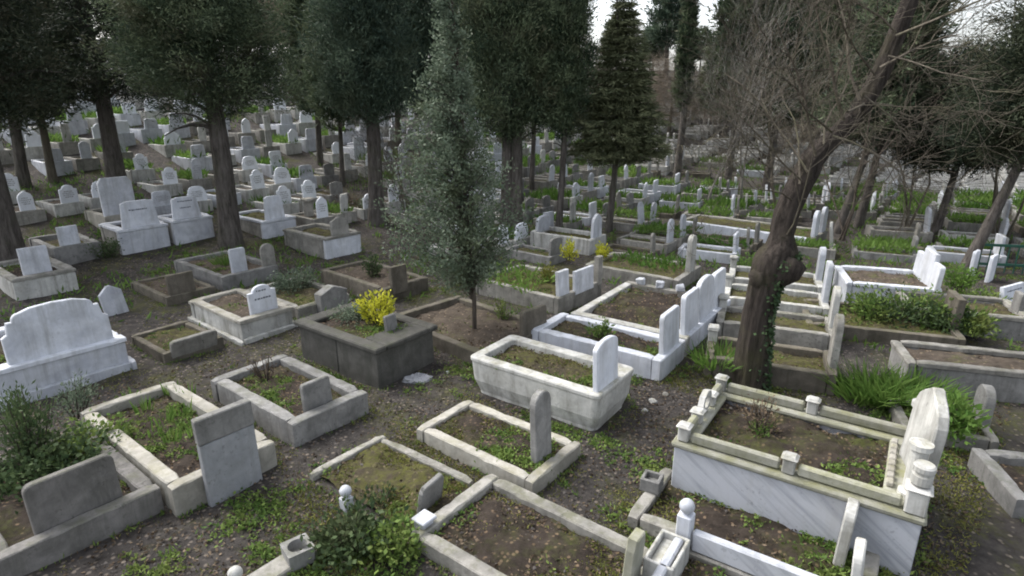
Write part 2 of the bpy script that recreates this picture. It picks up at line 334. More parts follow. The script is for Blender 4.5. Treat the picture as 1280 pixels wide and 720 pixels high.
def add_headstone(root, x, y, z, w, h, t, shape, mat_, tilt=0, yaw=0, rows=None, name='headstone'):
    mb = MB().plate([(p[0], p[1]-0.06) for p in outline(shape, w, h+0.06)], t)
    hsn = mb.build(name, M[mat_], root, loc=(x, y, z), rot=(0, math.radians(tilt), math.radians(yaw)))
    if rows: link('inscription', inscription(w, h, t, rows, seed=int(abs(x*1000+w*777))), hsn, M['carved_paint'])['kind'] = 'stuff'
    return hsn
def bed_mesh(l, w, amp, seed=0, nx=44, ny=24):
    r = np.random.default_rng(seed); x = np.linspace(-l/2, l/2, nx); y = np.linspace(-w/2, w/2, ny); X, Y = np.meshgrid(x, y)
    Zb = amp*.45*(r.random(X.shape)-.5)+amp*.8*(1-(2*Y/w)**2)*(1-(2*X/l)**2)+amp*.5*np.sin(X*7+seed)*np.sin(Y*8-seed)+amp*.3*np.sin(X*17-Y*9+seed)*np.sin(Y*19+seed*2)
    i = np.arange(nx*ny).reshape(ny, nx); q = np.stack([i[:-1, :-1], i[:-1, 1:], i[1:, 1:], i[1:, :-1]], -1).reshape(-1, 4)
    return mesh_np('soil_bed', np.stack([X, Y, Zb], -1).reshape(-1, 3), q, True)
def plot_frame(FN, HN, HF, z, ang, L, W):
    """rectangle of a plot from its foot-near, head-near and head-far rim corners"""
    hn = P(*(HN or FN), z)
    if ang is None:
        d = hn-P(*FN, z); ang = math.degrees(math.atan2(d[1], d[0]))
    a = math.radians(ang); A = np.array([math.cos(a), math.sin(a)]); B = np.array([-math.sin(a), math.cos(a)])
    if L is None: L = float(np.dot(hn-P(*FN, z), A))
    if W is None: W = float(np.dot(P(*HF, z)-hn, B))
    return hn-A*L/2+B*W/2, a, A, B, L, W
REPORT = []
def grave(label, FN, HN, HF, z=0.3, ang=-38, L=None, W=None, kw=0.13, mat_='limestone', cop=None, head=None, bed='bed_soil', bz=None, worn=0.008, group='kerbed graves', name='grave', headwall=None, base=None, sides=(1, 1, 1, 1), bedamp=0.05, FF=None, nearmat=None):
    if FF is not None:
        a = math.radians(ang); W = float(np.dot(P(*FF, z)-P(*FN, z), [-math.sin(a), math.cos(a)]))
    c, a, A, B, L, W = plot_frame(FN, HN, HF, z, ang, L, W)
    if HN is None or FF is not None: c = P(*FN, z)+A*L/2+B*W/2
    g0 = float(hill(*c)); root = empty(name, (c[0], c[1], g0), a); tag(root, label, 'grave', group)
    REPORT.append((label[:40], round(L, 2), round(W, 2), round(math.degrees(a)), np.round(c, 2)))
    bz = z-0.07 if bz is None else bz
    lo = -0.35; ch = 0.07 if cop else 0; zt = z-ch; l, w_ = L/2, W/2
    k = kw
    if cop: k = kw-0.02
    def part(nm, x0, x1, y0, y1, z0, z1, mt, c_=0.012):
        cx, cy = (x0+x1)/2, (y0+y1)/2
        MB().kerb(x0-cx, x1-cx, y0-cy, y1-cy, z0, z1, c_, worn).build(nm, M[mt], root, loc=(cx, cy, random.uniform(-worn, worn)*1.5), rot=(random.uniform(-worn, worn)*1.5, random.uniform(-worn, worn), random.uniform(-worn, worn)*1.5))
    i = 0.02 if cop else 0
    if sides[0]: part('side_kerb', -l+i+k, l-i-k, -w_+i, -w_+i+k, lo, zt, nearmat or mat_)
    if sides[1]: part('side_kerb', -l+i+k, l-i-k, w_-i-k, w_-i, lo, zt, mat_)
    if sides[2]: part('foot_kerb', -l+i, -l+i+k-0.002, -w_+i, w_-i, lo, zt, mat_)
    if sides[3]: part('head_kerb', l-i-k+0.002, l-i, -w_+i, w_-i, lo, zt, headwall or mat_)
    if cop:
        q = kw
        part('coping', -l+q, l-q, -w_, -w_+q, zt+.002, z, cop); part('coping', -l+q, l-q, w_-q, w_, zt+.002, z, cop)
        part('coping', -l, -l+q-.002, -w_, w_, zt+.002, z, cop); part('coping', l-q+.002, l, -w_, w_, zt+.002, z, cop)
    if base:   # wider plinth course round the foot of the walls
        e, hb = base
        for nm, bx in (('plinth', (-l-e, l+e, -w_-e, -w_+i-.002)), ('plinth', (-l-e, l+e, w_-i+.002, w_+e)), ('plinth', (l-i+.002, l+e-.002, -w_+i, w_-i)), ('plinth', (-l-e+.002, -l+i-.002, -w_+i, w_-i))):
            part(nm, *bx, lo, hb, mat_)
    if bed:
        bl, bw = L-2*kw+0.06, W-2*kw+0.06
        link('soil_bed', bed_mesh(bl, bw, bedamp, int(abs(c[0]*100))), root, M[bed], loc=(0, 0, bz))
    OCC.append((c[0], c[1], a, L, W, kw, g0+bz))
    for hd in ([head] if isinstance(head, dict) else (head or [])):
        hd = dict(hd); add_headstone(root, l-hd.get('dx', kw/2), hd.get('dy', 0)*W, hd.get('z', z), hd['w'], hd['h'], hd.get('t', 0.07), hd['s'], hd.get('m', 'white_marble'), hd.get('tilt', 0), hd.get('yaw', 0), hd.get('rows'))
    return root, L, W
H = dict

# ------------------------------------------------------------------ the near graves
# low kerb with tall round-topped stele
grave('low beige marble kerb round bare soil with a tall round-topped grey stele', (527, 529), (667, 602), (723, 551), 0.16, mat_='beige_coping', kw=0.13,
      head=H(s='round', w=0.30, h=0.88, t=0.09, m='grey_stone', dx=0.24, dy=0.0, z=0.06, tilt=-2), bed='bed_soil', bz=0.09)
# white tub
def rrect(l, w, r, z, k=5):
    pts = []
    for cx, cy, a0 in ((l-r, w-r, 0), (-l+r, w-r, 90), (-l+r, -w+r, 180), (l-r, -w+r, 270)):
        pts += [(cx+r*math.cos(math.radians(a0+90*i/k)), cy+r*math.sin(math.radians(a0+90*i/k)), z) for i in range(k+1)]
    return pts
c, a, A, B, L, W = plot_frame((581, 447), (749, 496), (791, 458), 0.55, -36, None, None)
root = empty('grave', (c[0], c[1], 0), a); tag(root, 'thick-walled rounded white marble tub grave with streaked stained sides and a white headstone', 'grave', 'kerbed graves')
l, w_ = L/2, W/2
MB().loft([rrect(l-.10, w_-.10, .10, -.30), rrect(l-.09, w_-.09, .10, 0.02), rrect(l-.03, w_-.03, .10, .20), rrect(l-.012, w_-.012, .09, .47), rrect(l, w_, .08, .50), rrect(l, w_, .08, .535), rrect(l-.012, w_-.012, .08, .55),
           rrect(l-.15, w_-.15, .05, .55), rrect(l-.16, w_-.16, .05, .535), rrect(l-.16, w_-.16, .05, .40)], True, False).build('tub', M['stained_marble'], root)
link('soil_bed', bed_mesh(L-.3, W-.3, .05, 5), root, M['bed_moss'], loc=(0, 0, .45)); OCC.append((c[0], c[1], a, L, W, .17, .46))
add_headstone(root, l-.10, -.16, .55, 0.56, 0.62, 0.07, 'lowround', 'bright_marble', -3)
REPORT.append(('tub', L, W, 0, c))
# front plot, cut by the lower edge of the picture
c0 = P(511, 664, .15); a = math.radians(-38); A = np.array([math.cos(a), math.sin(a)]); B = np.array([-math.sin(a), math.cos(a)])
r3, L3, W3 = grave('long low kerbed plot of bare soil with a white marble bracket on its foot kerb', (511, 664), (640, 770), (784, 671), 0.15, L=2.05, W=1.18, mat_='limestone', kw=0.14, bz=0.07)
r3.location = (*(c0+A*L3/2+B*W3/2), 0); OCC[-1] = (r3.location.x, r3.location.y, a, L3, W3, .14, .07)
MB().box(-L3/2-.035, -L3/2+.10, -.50, -.36, .02, .20, .012).box(-L3/2-.045, -L3/2+.13, -.52, -.34, .20, .235, .01).build('marble_bracket', M['white_marble'], r3)
# mossy plot with small leaning stele
rm, Lm, Wm = grave('sunken mossy plot with missing kerbs and a small leaning grey stele', (395, 585), (512, 668), (578, 597), 0.08, L=1.62, W=1.02, mat_='limestone', kw=0.10,
      head=H(s='clip', w=0.36, h=0.36, t=0.06, m='grey_stone', dx=0.20, dy=-.06, z=0.0, tilt=9, yaw=8), bed='bed_moss', bz=0.03, worn=0.012, sides=(0, 1, 1, 0))
# concrete frame with small headstone
grave('plain grey concrete kerb with small clipped headstone and a withered shrub in its bed', (263, 473), (366, 531), (461, 489), 0.30, mat_='grey_stone', kw=0.16,
      head=H(s='corner', w=0.40, h=0.40, t=0.08, m='grey_stone', dx=0.22, dy=-.05, z=0.22, tilt=-4), bz=0.2)
# white coping with big two-tone slab
r6, L6, W6 = grave('pale beige kerb plot full of narrow green shoots with a tall two-tone grey slab', (116, 507), (215, 611), (345, 552), 0.30, mat_='beige_coping', kw=0.15, bz=0.16, worn=0.01)
add_headstone(r6, L6/2+.07, .02, .0, .58, .66, .09, 'rect', 'pale_grey', -2)
MB().box(L6/2+.015, L6/2+.122, -.275, .315, .62, .90, .012, .006).build('slab_cap', M['grey_stone'], r6, rot=(0, math.radians(-2), 0))
# dark near-left plot
r7, L7, W7 = grave('dark weathered kerb plot overgrown with shrubs with a mossy dark slab', (40, 560), (-8, 705), (198, 607), 0.24, L=2.0, W=None, mat_='dark_limestone', kw=0.15,
      head=H(s='corner', w=0.72, h=0.58, t=0.09, m='dark_limestone', dx=0.20, dy=0.02, z=0.12, tilt=-5), bz=0.12)
# white tomb at left edge
grave('long white marble tomb with broad wavy-topped headstone at left edge', (-150, 420), (-22, 470), (150, 405), 0.52, L=2.1, W=1.72, mat_='white_marble', kw=0.24, cop='bright_marble', base=(.07, .14),
      head=H(s='wide', w=1.28, h=0.74, t=0.09, m='white_marble', dx=0.13, dy=.05, z=.52, tilt=-5), bz=0.4)
# small freestanding slanted stele
def stele(label, px, py, w, h, t, s, mt, ang=-38, tilt=0, roll=0, rows=None, name='headstone', group='lone headstones'):
    xy = P(px, py); o = MB().plate([(p[0], p[1]-0.15) for p in outline(s, w, h+0.15)], t).build(name, M[mt], None, loc=(xy[0], xy[1], float(hill(*xy))), rot=(math.radians(roll), math.radians(tilt), math.radians(ang)))
    tag(o, label, 'headstone', group)
    if rows: link('inscription', inscription(w, h, t, rows, seed=px), o, M['carved_paint'])['kind'] = 'stuff'
    return o
stele('small pointed white headstone leaning alone beside the broad white tomb', 146, 390, 0.42, 0.55, 0.07, 'point', 'white_marble', -30, -6, 5)
# low plot with fallen slab
grave('small low brown plot with a pale slab sunk along its head end', (150, 418), (205, 443), (266, 413), 0.16, W=0.95, L=1.30, mat_='brown_stone', kw=0.1,
      head=H(s='corner', w=0.74, h=0.30, t=0.08, m='limestone', dx=0.04, z=0.05, tilt=14), bed='bed_moss', bz=0.1)
grave('cream marble box grave with lettered white curved headstone', (237, 374), (300, 402), (368, 383), 0.38, mat_='stained_marble', kw=0.15, cop='beige_coping', base=(.06, .05),
      head=H(s='shoulder', w=0.52, h=0.48, t=0.07, m='bright_marble', dx=.2, dy=.05, rows=(.4, .6), tilt=-4), bed='bed_bare', bz=.3)
grave('white double-stepped tomb with square-topped lettered headstone before the clipped slab', (108, 280), (148, 293), (215, 283), 0.55, mat_='limestone', headwall='white_marble', kw=0.2, cop='white_marble',
      head=H(s='trap', w=0.92, h=0.66, t=0.08, m='bright_marble', dx=.14, rows=(.5,), tilt=-4), bz=.45)
grave('pale tall slab with clipped grey top standing in a beige kerb', (82, 262), (132, 277), (196, 262), 0.35, mat_='beige_coping', kw=0.14, W=1.1,
      head=H(s='clip', w=0.84, h=1.0, t=0.10, m='white_marble', dx=.10, dy=-.1, tilt=-3), bz=.25)
grave('white marble tomb with trapezoid lettered headstone left of the thick straight trunk', (180, 270), (216, 281), (278, 275), 0.55, mat_='stained_marble', headwall='white_marble', kw=0.18, cop='white_marble', W=1.1,
      head=H(s='trap', w=0.78, h=0.58, t=0.08, m='bright_marble', dx=.15, dy=-.08, rows=(.5, .4), tilt=-4), bz=.4)
grave('pale box grave with upright plain slab by the leftmost trunk', (-45, 328), (14, 352), (108, 337), 0.42, mat_='stained_marble', kw=0.16, cop='limestone', W=1.15, L=2.1,
      head=H(s='rect', w=0.50, h=0.56, t=0.12, m='white_marble', dx=.22, dy=-.05, tilt=-3), bz=.3)
grave('low grey plot with small light slab near the leftmost trunk', (38, 290), (68, 318), (124, 294), 0.32, mat_='grey_stone', kw=0.14, W=1.0, L=1.9,
      head=H(s='rect', w=0.42, h=0.46, t=0.1, m='white_marble', dx=.16, dy=-.1, tilt=-3), bed='bed_moss', bz=.2)
grave('dark brown sunken plot with a mossy brown slab behind the cream box grave', (152, 352), (208, 372), (262, 350), 0.16, mat_='brown_stone', kw=0.1, W=1.0, L=1.8,
      head=H(s='rect', w=0.52, h=0.58, t=0.10, m='brown_stone', dx=.06, dy=-.15, z=.0, tilt=-4), bed='bed_bare', bz=.1)
grave('grey stone plot with slim white slab and a green clump under the thick trunk', (218, 315), (277, 346), (352, 322), 0.32, mat_='grey_stone', kw=0.13, W=1.35, L=2.3,
      head=[H(s='corner', w=0.36, h=0.52, t=0.07, m='white_marble', dx=.14, dy=-.14, tilt=-3), H(s='round', w=0.34, h=0.50, t=0.07, m='limestone', dx=.12, dy=.38, tilt=-3)], bed='bed_bare', bz=.22)
grave('white kerb grave with bright bell-shaped headstone right of the thick trunk', (296, 272), (328, 284), (372, 276), 0.36, mat_='limestone', headwall='white_marble', kw=0.14, cop='white_marble', W=1.1, L=2.0,
      head=H(s='trap', w=0.62, h=0.66, t=0.08, m='bright_marble', dx=.13, dy=-.05, tilt=-3), bed='bed_moss', bz=.28)
grave('grey box tomb with a white end panel and broken pale headstone', (352, 290), (407, 300), (456, 288), 0.52, mat_='limestone', headwall='bright_marble', kw=0.16, cop='limestone', L=2.0, W=1.15,
      head=H(s='point', w=0.58, h=0.46, t=0.08, m='limestone', dx=.15, dy=.0, tilt=-5, yaw=5), bed='bed_moss', bz=.4)
xy = P(387, 276); ro = MB().box(-.16, .16, -.16, .16, -.2, .12, .02).box(-.11, .11, -.11, .11, .121, .62, .02, .01).box(-.17, .17, -.17, .17, .621, .72, .03, .01).build('stone_pillar', M['limestone'], None, loc=(xy[0], xy[1], float(hill(*xy))), rot=(0, .03, -.6))
tag(ro, 'short capped stone pillar behind the grey box tomb', 'pillar')
grave('low plot holding a rounded grey-green bush with a blocky grey headstone', (318, 352), (372, 385), (424, 362), 0.22, mat_='limestone', kw=0.12, W=1.2, L=1.9,
      head=H(s='point', w=0.62, h=0.50, t=0.22, m='grey_stone', dx=-.06, dy=.1, z=0, tilt=0), bed='bed_moss', bz=.14)
grave('mossy brown kerb plot with upright brown slab and dark shrub', (402, 328), (476, 362), (532, 340), 0.32, ang=-42, mat_='brown_stone', kw=0.13, W=1.25, L=2.3,
      head=H(s='rect', w=0.40, h=0.52, t=0.1, m='brown_stone', dx=.02, dy=-.12, z=.2, tilt=-3), bed='bed_bare', bz=.24)
# dark block tomb
c, a, A, B, L, W = plot_frame((365, 401), (470, 438), (545, 405), 0.62, -37, None, None)
root = empty('grave', (c[0], c[1], 0), a); tag(root, 'dark grey solid block tomb with overhanging top slab planted with yellow bush', 'grave', 'kerbed graves'); l, w_ = L/2, W/2
for bx in ((-l+.06, 0, -w_+.06, w_-.06), (0.003, l-.06, -w_+.06, w_-.06)): MB().box(*bx, -.3, .535, .012, .004).build('side_panel', M['dark_stone'], root)
for nm, bx in (('top_slab', (-l, l, -w_, -w_+.2)), ('top_slab', (-l, l, w_-.2, w_)), ('top_slab', (-l, -l+.28, -w_+.202, w_-.202)), ('top_slab', (l-.5, l, -w_+.202, w_-.202))):
    MB().box(*bx, .54, .62, .018, .003).build(nm, M['dark_stone'], root)
link('soil_bed', bed_mesh(L-.7, W-.36, .05, 6), root, M['bed_soil'], loc=(-.1, 0, .565)); OCC.append((c[0], c[1], a, L, W, .3, .58)); REPORT.append(('dark block', L, W, 0, c)); DARK = (c.copy(), a, L, W)
add_headstone(root, l-.42, .04, .6, .22, .26, .07, 'corner', 'grey_stone', -8)
# plot with the young tree
grave('wide sunken plot of bare earth round the slim-stemmed young tree with a brown slab', (510, 376), (604, 444), (676, 398), 0.22, ang=-43, mat_='brown_stone', kw=0.14, L=2.5, W=1.75,
      head=H(s='corner', w=0.62, h=0.55, t=0.09, m='brown_stone', dx=.06, dy=.22, z=.1, tilt=-2), bed='bed_bare', bz=.12)
# white family row
rf, Lf, Wf = grave('white marble plot with one tall white headstone next to the marble tub', (661, 412), (827, 452), (846, 418), 0.32, ang=-35, mat_='bright_marble', kw=0.16, W=1.05,
      head=H(s='corner', w=0.66, h=0.62, t=0.08, m='bright_marble', dx=.10, dy=.03, tilt=-3), bed='bed_soil', bz=.22)
c = np.array(rf.location[:2]); a = rf.rotation_euler.z; A = np.array([math.cos(a), math.sin(a)]); B = np.array([-math.sin(a), math.cos(a)])
W2, L2 = 2.45, 2.15; c2 = c+A*(Lf-L2)/2+B*(Wf/2+W2/2+.03)
r2 = empty('grave', (c2[0], c2[1], 0), a); tag(r2, 'wide white family plot of dark soil headed by a row of three tall white headstones', 'grave', 'kerbed graves')
for nm, bx, mt in (('side_kerb', (-L2/2, L2/2, -W2/2, -W2/2+.18), 'stained_marble'), ('side_kerb', (-L2/2, L2/2-.2, W2/2-.15, W2/2), 'limestone'), ('foot_kerb', (-L2/2, -L2/2+.16, -W2/2+.182, W2/2-.152), 'stained_marble'), ('head_kerb', (L2/2-.26, L2/2, -W2/2+.182, W2/2), 'bright_marble')):
    MB().box(*bx, -.35, .32, .014, .006).build(nm, M[mt], r2)
link('soil_bed', bed_mesh(L2-.3, W2-.28, .10, 8), r2, M['bed_soil'], loc=(-.02, 0, .22)); OCC.append((c2[0], c2[1], a, L2, W2, .17, .26))
for i, (yy, ww, hh) in enumerate(((-.78, .66, .66), (-.02, .74, .74), (.74, .66, .66))): add_headstone(r2, L2/2-.12, yy, .32, ww, hh, .09, ('corner', 'lowround', 'corner')[i], 'bright_marble', -3)
for k in range(4): MB().box(-.09, .09, -.07, .07, 0, .13, .02, .015).build('kerb_block', M['white_marble'], r2, loc=(-.75+k*.42, W2/2-.08, .321), rot=(0, 0, .2*k))
grave('weedy plot filled with bright leafy ground cover and twin pale headstones', (595, 348), (698, 374), (748, 348), 0.32, ang=-40, mat_='limestone', kw=0.13, L=2.25, W=1.6,
      head=[H(s='rect', w=0.34, h=0.50, t=0.09, m='white_marble', dx=.08, dy=-.34, tilt=-4), H(s='rect', w=0.66, h=0.42, t=0.08, m='white_marble', dx=.02, dy=.06, tilt=-3), H(s='rect', w=0.16, h=0.55, t=0.12, m='limestone', dx=.06, dy=.44)], bed='bed_moss', bz=.26)
grave('grassy kerb plot ending in a slender white post stone behind the family row', (765, 318), (848, 350), (876, 326), 0.28, ang=-36, mat_='limestone', kw=0.14, L=2.3, W=1.5,
      head=H(s='round', w=0.30, h=0.82, t=0.12, m='stained_marble', dx=.08, dy=.1), bed='bed_moss', bz=.22)
# ------------------------------------------------------------------ the ornate marble monument
c, a, A, B, L, W = plot_frame((843, 545), (1164, 652), (881, 468), 0.62, -34, None, 1.55)
L = 2.22; hn = P(1160, 652, .62); c = hn-A*L/2+B*W/2
root = empty('grave', (c[0], c[1], 0), a); tag(root, 'ornate veined marble tomb with low mossy rails on short posts and arched headstone', 'grave', 'kerbed graves'); l, w_ = L/2, W/2
REPORT.append(('monument', L, W, 0, c)); OCC.append((c[0], c[1], a, L, W, .17, .52))
k = .14
for nm, bx in (('side_slab', (-l+.03, l-.03, -w_+.03, -w_+k)), ('side_slab', (-l+.03, l-.03, w_-k, w_-.03)), ('end_slab', (-l+.03, -l+k, -w_+k+.002, w_-k-.002)), ('end_slab', (l-k, l-.03, -w_+k+.002, w_-k-.002))):
    MB().box(*bx, -.3, .545, .008).build(nm, M['veined_marble'], root)
for nm, bx in (('coping', (-l, l, -w_, -w_+.2)), ('coping', (-l, l, w_-.2, w_)), ('coping', (-l, -l+.2, -w_+.202, w_-.202)), ('coping', (l-.34, l, -w_+.202, w_-.202))):
    MB().box(*bx, .548, .62, .02, .004).build(nm, M['mossy_rail'], root)
link('soil_bed', bed_mesh(L-.36, W-.36, .07, 9), root, M['bed_soil'], loc=(-.05, 0, .52))
def post(x, y, s=.07, h=.20, capd=.02):
    MB().box(-s, s, -s, s, .622, .622+h, .012).box(-s-capd, s+capd, -s-capd, s+capd, .624+h, .66+h, .012, 0, .015).build('post', M['stained_marble'], root, loc=(x, y, 0))
px_ = (-l+.10, 0.0, l-.10)
for yy in (-w_+.10, w_-.10):
    for i, x in enumerate(px_): post(x, yy, .055 if i < 2 else .08, .15 if i < 2 else .22)
    for x0, x1 in ((-l+.18, -.08), (.08, l-.20)): MB().box(x0, x1, yy-.038, yy+.038, .623, .735, .018, .004).build('rail', M['mossy_rail'], root)
for y0, y1 in ((-w_+.18, -.32), (.32, w_-.18)): MB().box(-l+.06, -l+.14, y0, y1, .623, .75, .02).build('rail', M['mossy_rail'], root)
for yy in (-.24, .24): post(-l+.10, yy, .055, .12)
mb = MB()      # pierced foot ornament: ring set upright between two short posts
ring = []
for j in range(9):
    th_ = PI*j/8*2
    ring.append([(-l+.10+.045*math.cos(b_), (.13+.045*math.sin(b_))*math.cos(th_), .77+(.10+.045*math.sin(b_))*math.sin(th_)) for b_ in (PI/4, 3*PI/4, 5*PI/4, 7*PI/4)])
mb.loft(ring, False, False).build('foot_ornament', M['stained_marble'], root)
for sx, yy in ((0, -w_+.10), (0, w_-.10)):      # rounded column drums crowning the head posts
    MB().lathe([(.075, .90), (.08, .905), (.08, .985), (.06, .995), (.06, 1.02), (.085, 1.03), (.085, 1.07), (.07, 1.085), (.0, 1.09)], l-.10, yy, 16).build('column_cap', M['stained_marble'], root)
for yy in (-.44, .44): MB().lathe([(.10, .622), (.10, .66), (.07, .68), (.07, 1.08), (.095, 1.10), (.095, 1.15), (.0, 1.16)], l-.14, yy, 16).build('column', M['stained_marble'], root)
add_headstone(root, l-.12, 0, .62, .62, .88, .10, 'ogee', 'stained_marble', 3, 16)
for i in range(8): MB().box(l-.33, l-.27, -.42+i*.115, -.325+i*.115, .623, .68, .012).build('bed_edging', M['beige_coping'], root)
MON = (c.copy(), a, L, W)
# low plot before the monument
c0 = P(829, 582, .12); L4, W4 = 2.1, .98; c4 = c0+A*L4/2-B*W4/2
r4, _, _ = grave('low kerb plot with a stone flower box before the ornate marble tomb', (777, 653), (1000, 740), (1068, 666), 0.12, ang=math.degrees(a), L=L4, W=W4, mat_='limestone', kw=0.13, bz=.05,
      head=[H(s='round', w=0.30, h=0.62, t=0.09, m='stained_marble', dx=.30, dy=.10, z=.05, tilt=2), H(s='round', w=0.30, h=0.50, t=0.08, m='stained_marble', dx=.14, dy=-.26, z=.05, tilt=-4)])
r4.location = (c4[0], c4[1], 0); OCC[-1] = (c4[0], c4[1], a, L4, W4, .13, .05)
mb = MB()
for bx in ((-.10, .10, -.10, -.065), (-.10, .10, .065, .10), (-.10, -.065, -.064, .064), (.065, .10, -.064, .064)): mb.box(*bx, .122, .26, .006)
mb.box(-.064, .064, -.064, .064, .122, .20, .004); mb.build('flower_box', M['grey_stone'], r4, loc=(-L4/2+.04, .04, 0), rot=(0, 0, .1))
# railed marble grave at lower edge
L5, W5 = 2.1, .98; c5 = c4-B*(W4/2+W5/2+.10)+A*.55
r5 = empty('grave', (c5[0], c5[1], 0), a); tag(r5, 'white marble railed grave with ball-topped corner post and flower trough at lower edge', 'grave', 'kerbed graves'); OCC.append((c5[0], c5[1], a, L5, W5, .12, .1))
for nm, bx in (('side_kerb', (-L5/2, L5/2, W5/2-.12, W5/2)), ('side_kerb', (-L5/2, L5/2, -W5/2, -W5/2+.12)), ('foot_kerb', (-L5/2, -L5/2+.12, -W5/2+.122, W5/2-.122)), ('head_kerb', (L5/2-.12, L5/2, -W5/2+.122, W5/2-.122))):
    MB().box(*bx, -.3, .16, .012, .004).build(nm, M['limestone'], r5)
MB().box(-L5/2+.14, L5/2-.14, W5/2-.10, W5/2-.02, .162, .36, .015).build('rail', M['veined_marble'], r5)
MB().box(-L5/2+.02, -L5/2+.10, -W5/2+.16, W5/2-.2, .162, .34, .015).build('rail', M['veined_marble'], r5)
for yy in (W5/2-.06,):
    po = MB().box(-.065, .065, -.065, .065, .162, .50, .012).build('post', M['white_marble'], r5, loc=(-L5/2+.06, yy, 0))
    MB().lathe([(.03, .50), (.035, .515)]+[(.068*math.cos(math.radians(t)), .575+.068*math.sin(math.radians(t))) for t in range(-60, 90, 15)]+[(.0, .643)], 0, 0, 16).build('ball_finial', M['white_marble'], po, True)
mb = MB()
for bx in ((-.13, .13, -.22, -.19), (-.13, .13, .19, .22), (-.13, -.10, -.189, .189), (.10, .13, -.189, .189), (-.098, .098, -.188, .188)): mb.box(*bx, .10, .34 if bx[0] != -.098 else .28, .008)
mb.build('flower_trough', M['stained_marble'], r5, loc=(-L5/2+.02, .10, 0))
link('soil_bed', bed_mesh(L5-.2, W5-.2, .05, 4), r5, M['bed_soil'], loc=(0, 0, .09))
stele('narrow mossy white stele standing at the picture bottom by the ball post', 786, 742, 0.20, 0.62, 0.09, 'clip', 'mossy_rail', -36, 3)
# ------------------------------------------------------------------ right-hand rows
RA = -20
for (fn, hn_, w0, z0, lab, mt, hd) in (
    ((884, 432), (1048, 470), .95, .30, 'mossy kerb plot with green tuft behind the ivy-clad leaning trunk, nearest in its row', 'brown_stone', H(s='round', w=.34, h=.78, t=.10, m='limestone', dx=.05, dy=-.1)),
    ((897, 392), (1048, 420), 1.0, .30, 'second plot behind the leaning trunk with pale kerb and dry bed', 'limestone', H(s='round', w=.34, h=.70, t=.10, m='stained_marble', dx=.06, dy=.0)),
    ((905, 362), (1038, 386), 1.05, .30, 'third plot behind the leaning trunk with light marble ends', 'stained_marble', H(s='corner', w=.40, h=.75, t=.10, m='white_marble', dx=.06, dy=.0)),
    ((912, 338), (1030, 358), 1.05, .26, 'fourth plot behind the leaning trunk with crumbled white fragments', 'stained_marble', H(s='round', w=.34, h=.70, t=.12, m='white_marble', dx=.06, dy=.1))):
    rr, LL, WW = grave(lab, fn, hn_, None, z0, ang=RA-2, W=w0, mat_=mt, kw=.13, head=hd, bed='bed_moss', bz=z0-.1, worn=.01)
    MB().box(-.07, .07, -.07, .07, -.2, .34, .015, .006).box(-.09, .09, -.09, .09, .341, .42, .02, .006).build('foot_post', M['stained_marble'], rr, loc=(-LL/2+.06, WW*.3, .12))
grave('large white marble box with three-part white headstone and bare red soil', (1058, 352), (1180, 363), None, 0.50, ang=RA+2, L=None, FF=(1030, 329), mat_='white_marble', kw=0.14, cop='bright_marble',
      head=[H(s='corner', w=0.42, h=0.44, t=0.09, m='bright_marble', dx=.09, dy=-.36, tilt=3), H(s='rect', w=0.66, h=0.58, t=0.09, m='bright_marble', dx=.09, dy=0, tilt=3), H(s='corner', w=0.42, h=0.44, t=0.09, m='bright_marble', dx=.09, dy=.36, tilt=3)], bed='bed_bare', bz=.42)
grave('long pale concrete trough plot of brown soil at right edge', (1135, 452), (1280, 466), None, 0.42, ang=RA+3, L=2.2, FF=(1089, 421), mat_='grey_stone', kw=0.13, cop='limestone', bed='bed_bare', bz=.34,
      head=H(s='round', w=.4, h=.5, t=.1, m='grey_stone', dx=.1))
grave('dark low plot smothered in leafy plants before the large white box', (1062, 402), (1210, 425), None, 0.24, ang=RA, L=2.4, W=1.5, mat_='brown_stone', kw=0.12, bed='bed_moss', bz=.16,
      head=H(s='rect', w=.62, h=.52, t=.12, m='brown_stone', dx=.05, dy=.05, tilt=4))
grave('plain grey kerb in the lower right corner with rounded stele behind', (1270, 622), (1340, 600), None, 0.22, ang=RA+6, L=1.9, FF=(1220, 558), mat_='grey_stone', kw=0.14, bz=.1)
grave('small grey plot with a round-topped stele and broken white fragments at right', (1180, 530), (1252, 552), None, 0.16, ang=RA, L=1.0, W=.9, mat_='limestone', kw=0.11, bed='bed_moss', bz=.1,
      head=[H(s='round', w=.34, h=.62, t=.11, m='grey_stone', dx=.05, dy=.1, z=.0), ])
grave('grey walled plot with a lettered white headstone at the right edge', (1205, 388), (1300, 400), None, 0.40, ang=RA+2, L=1.9, W=1.2, mat_='grey_stone', kw=0.13, cop='limestone', bed='bed_moss', bz=.3,
      head=H(s='corner', w=.3, h=.3, t=.08, m='grey_stone', dx=.1))
stele('tilted white lettered headstone at the right edge above the grey wall', 1264, 388, 0.78, 0.52, 0.08, 'rect', 'bright_marble', -62, -10, 0, (.7, .6))
stele('slim white stele beside the green railing', 1214, 345, 0.34, 0.62, 0.08, 'corner', 'bright_marble', -50)
stele('broader white stele right before the green railing', 1236, 350, 0.42, 0.60, 0.08, 'corner', 'bright_marble', -50)
xy = P(1255, 340); rg = empty('grave_railing', (xy[0], xy[1], float(hill(*xy))), math.radians(-12)); tag(rg, 'low green painted metal railing among graves at the right', 'railing')
for zz in (.15, .62): MB().box(-.6, .6, -.025, .025, zz, zz+.06, .005).build('rail', M['green_paint'], rg)
for i in range(7): MB().box(-.012, .012, -.012, .012, -.1, .66, .003).build('bar', M['green_paint'], rg, loc=(-.58+i*.193, 0, 0))
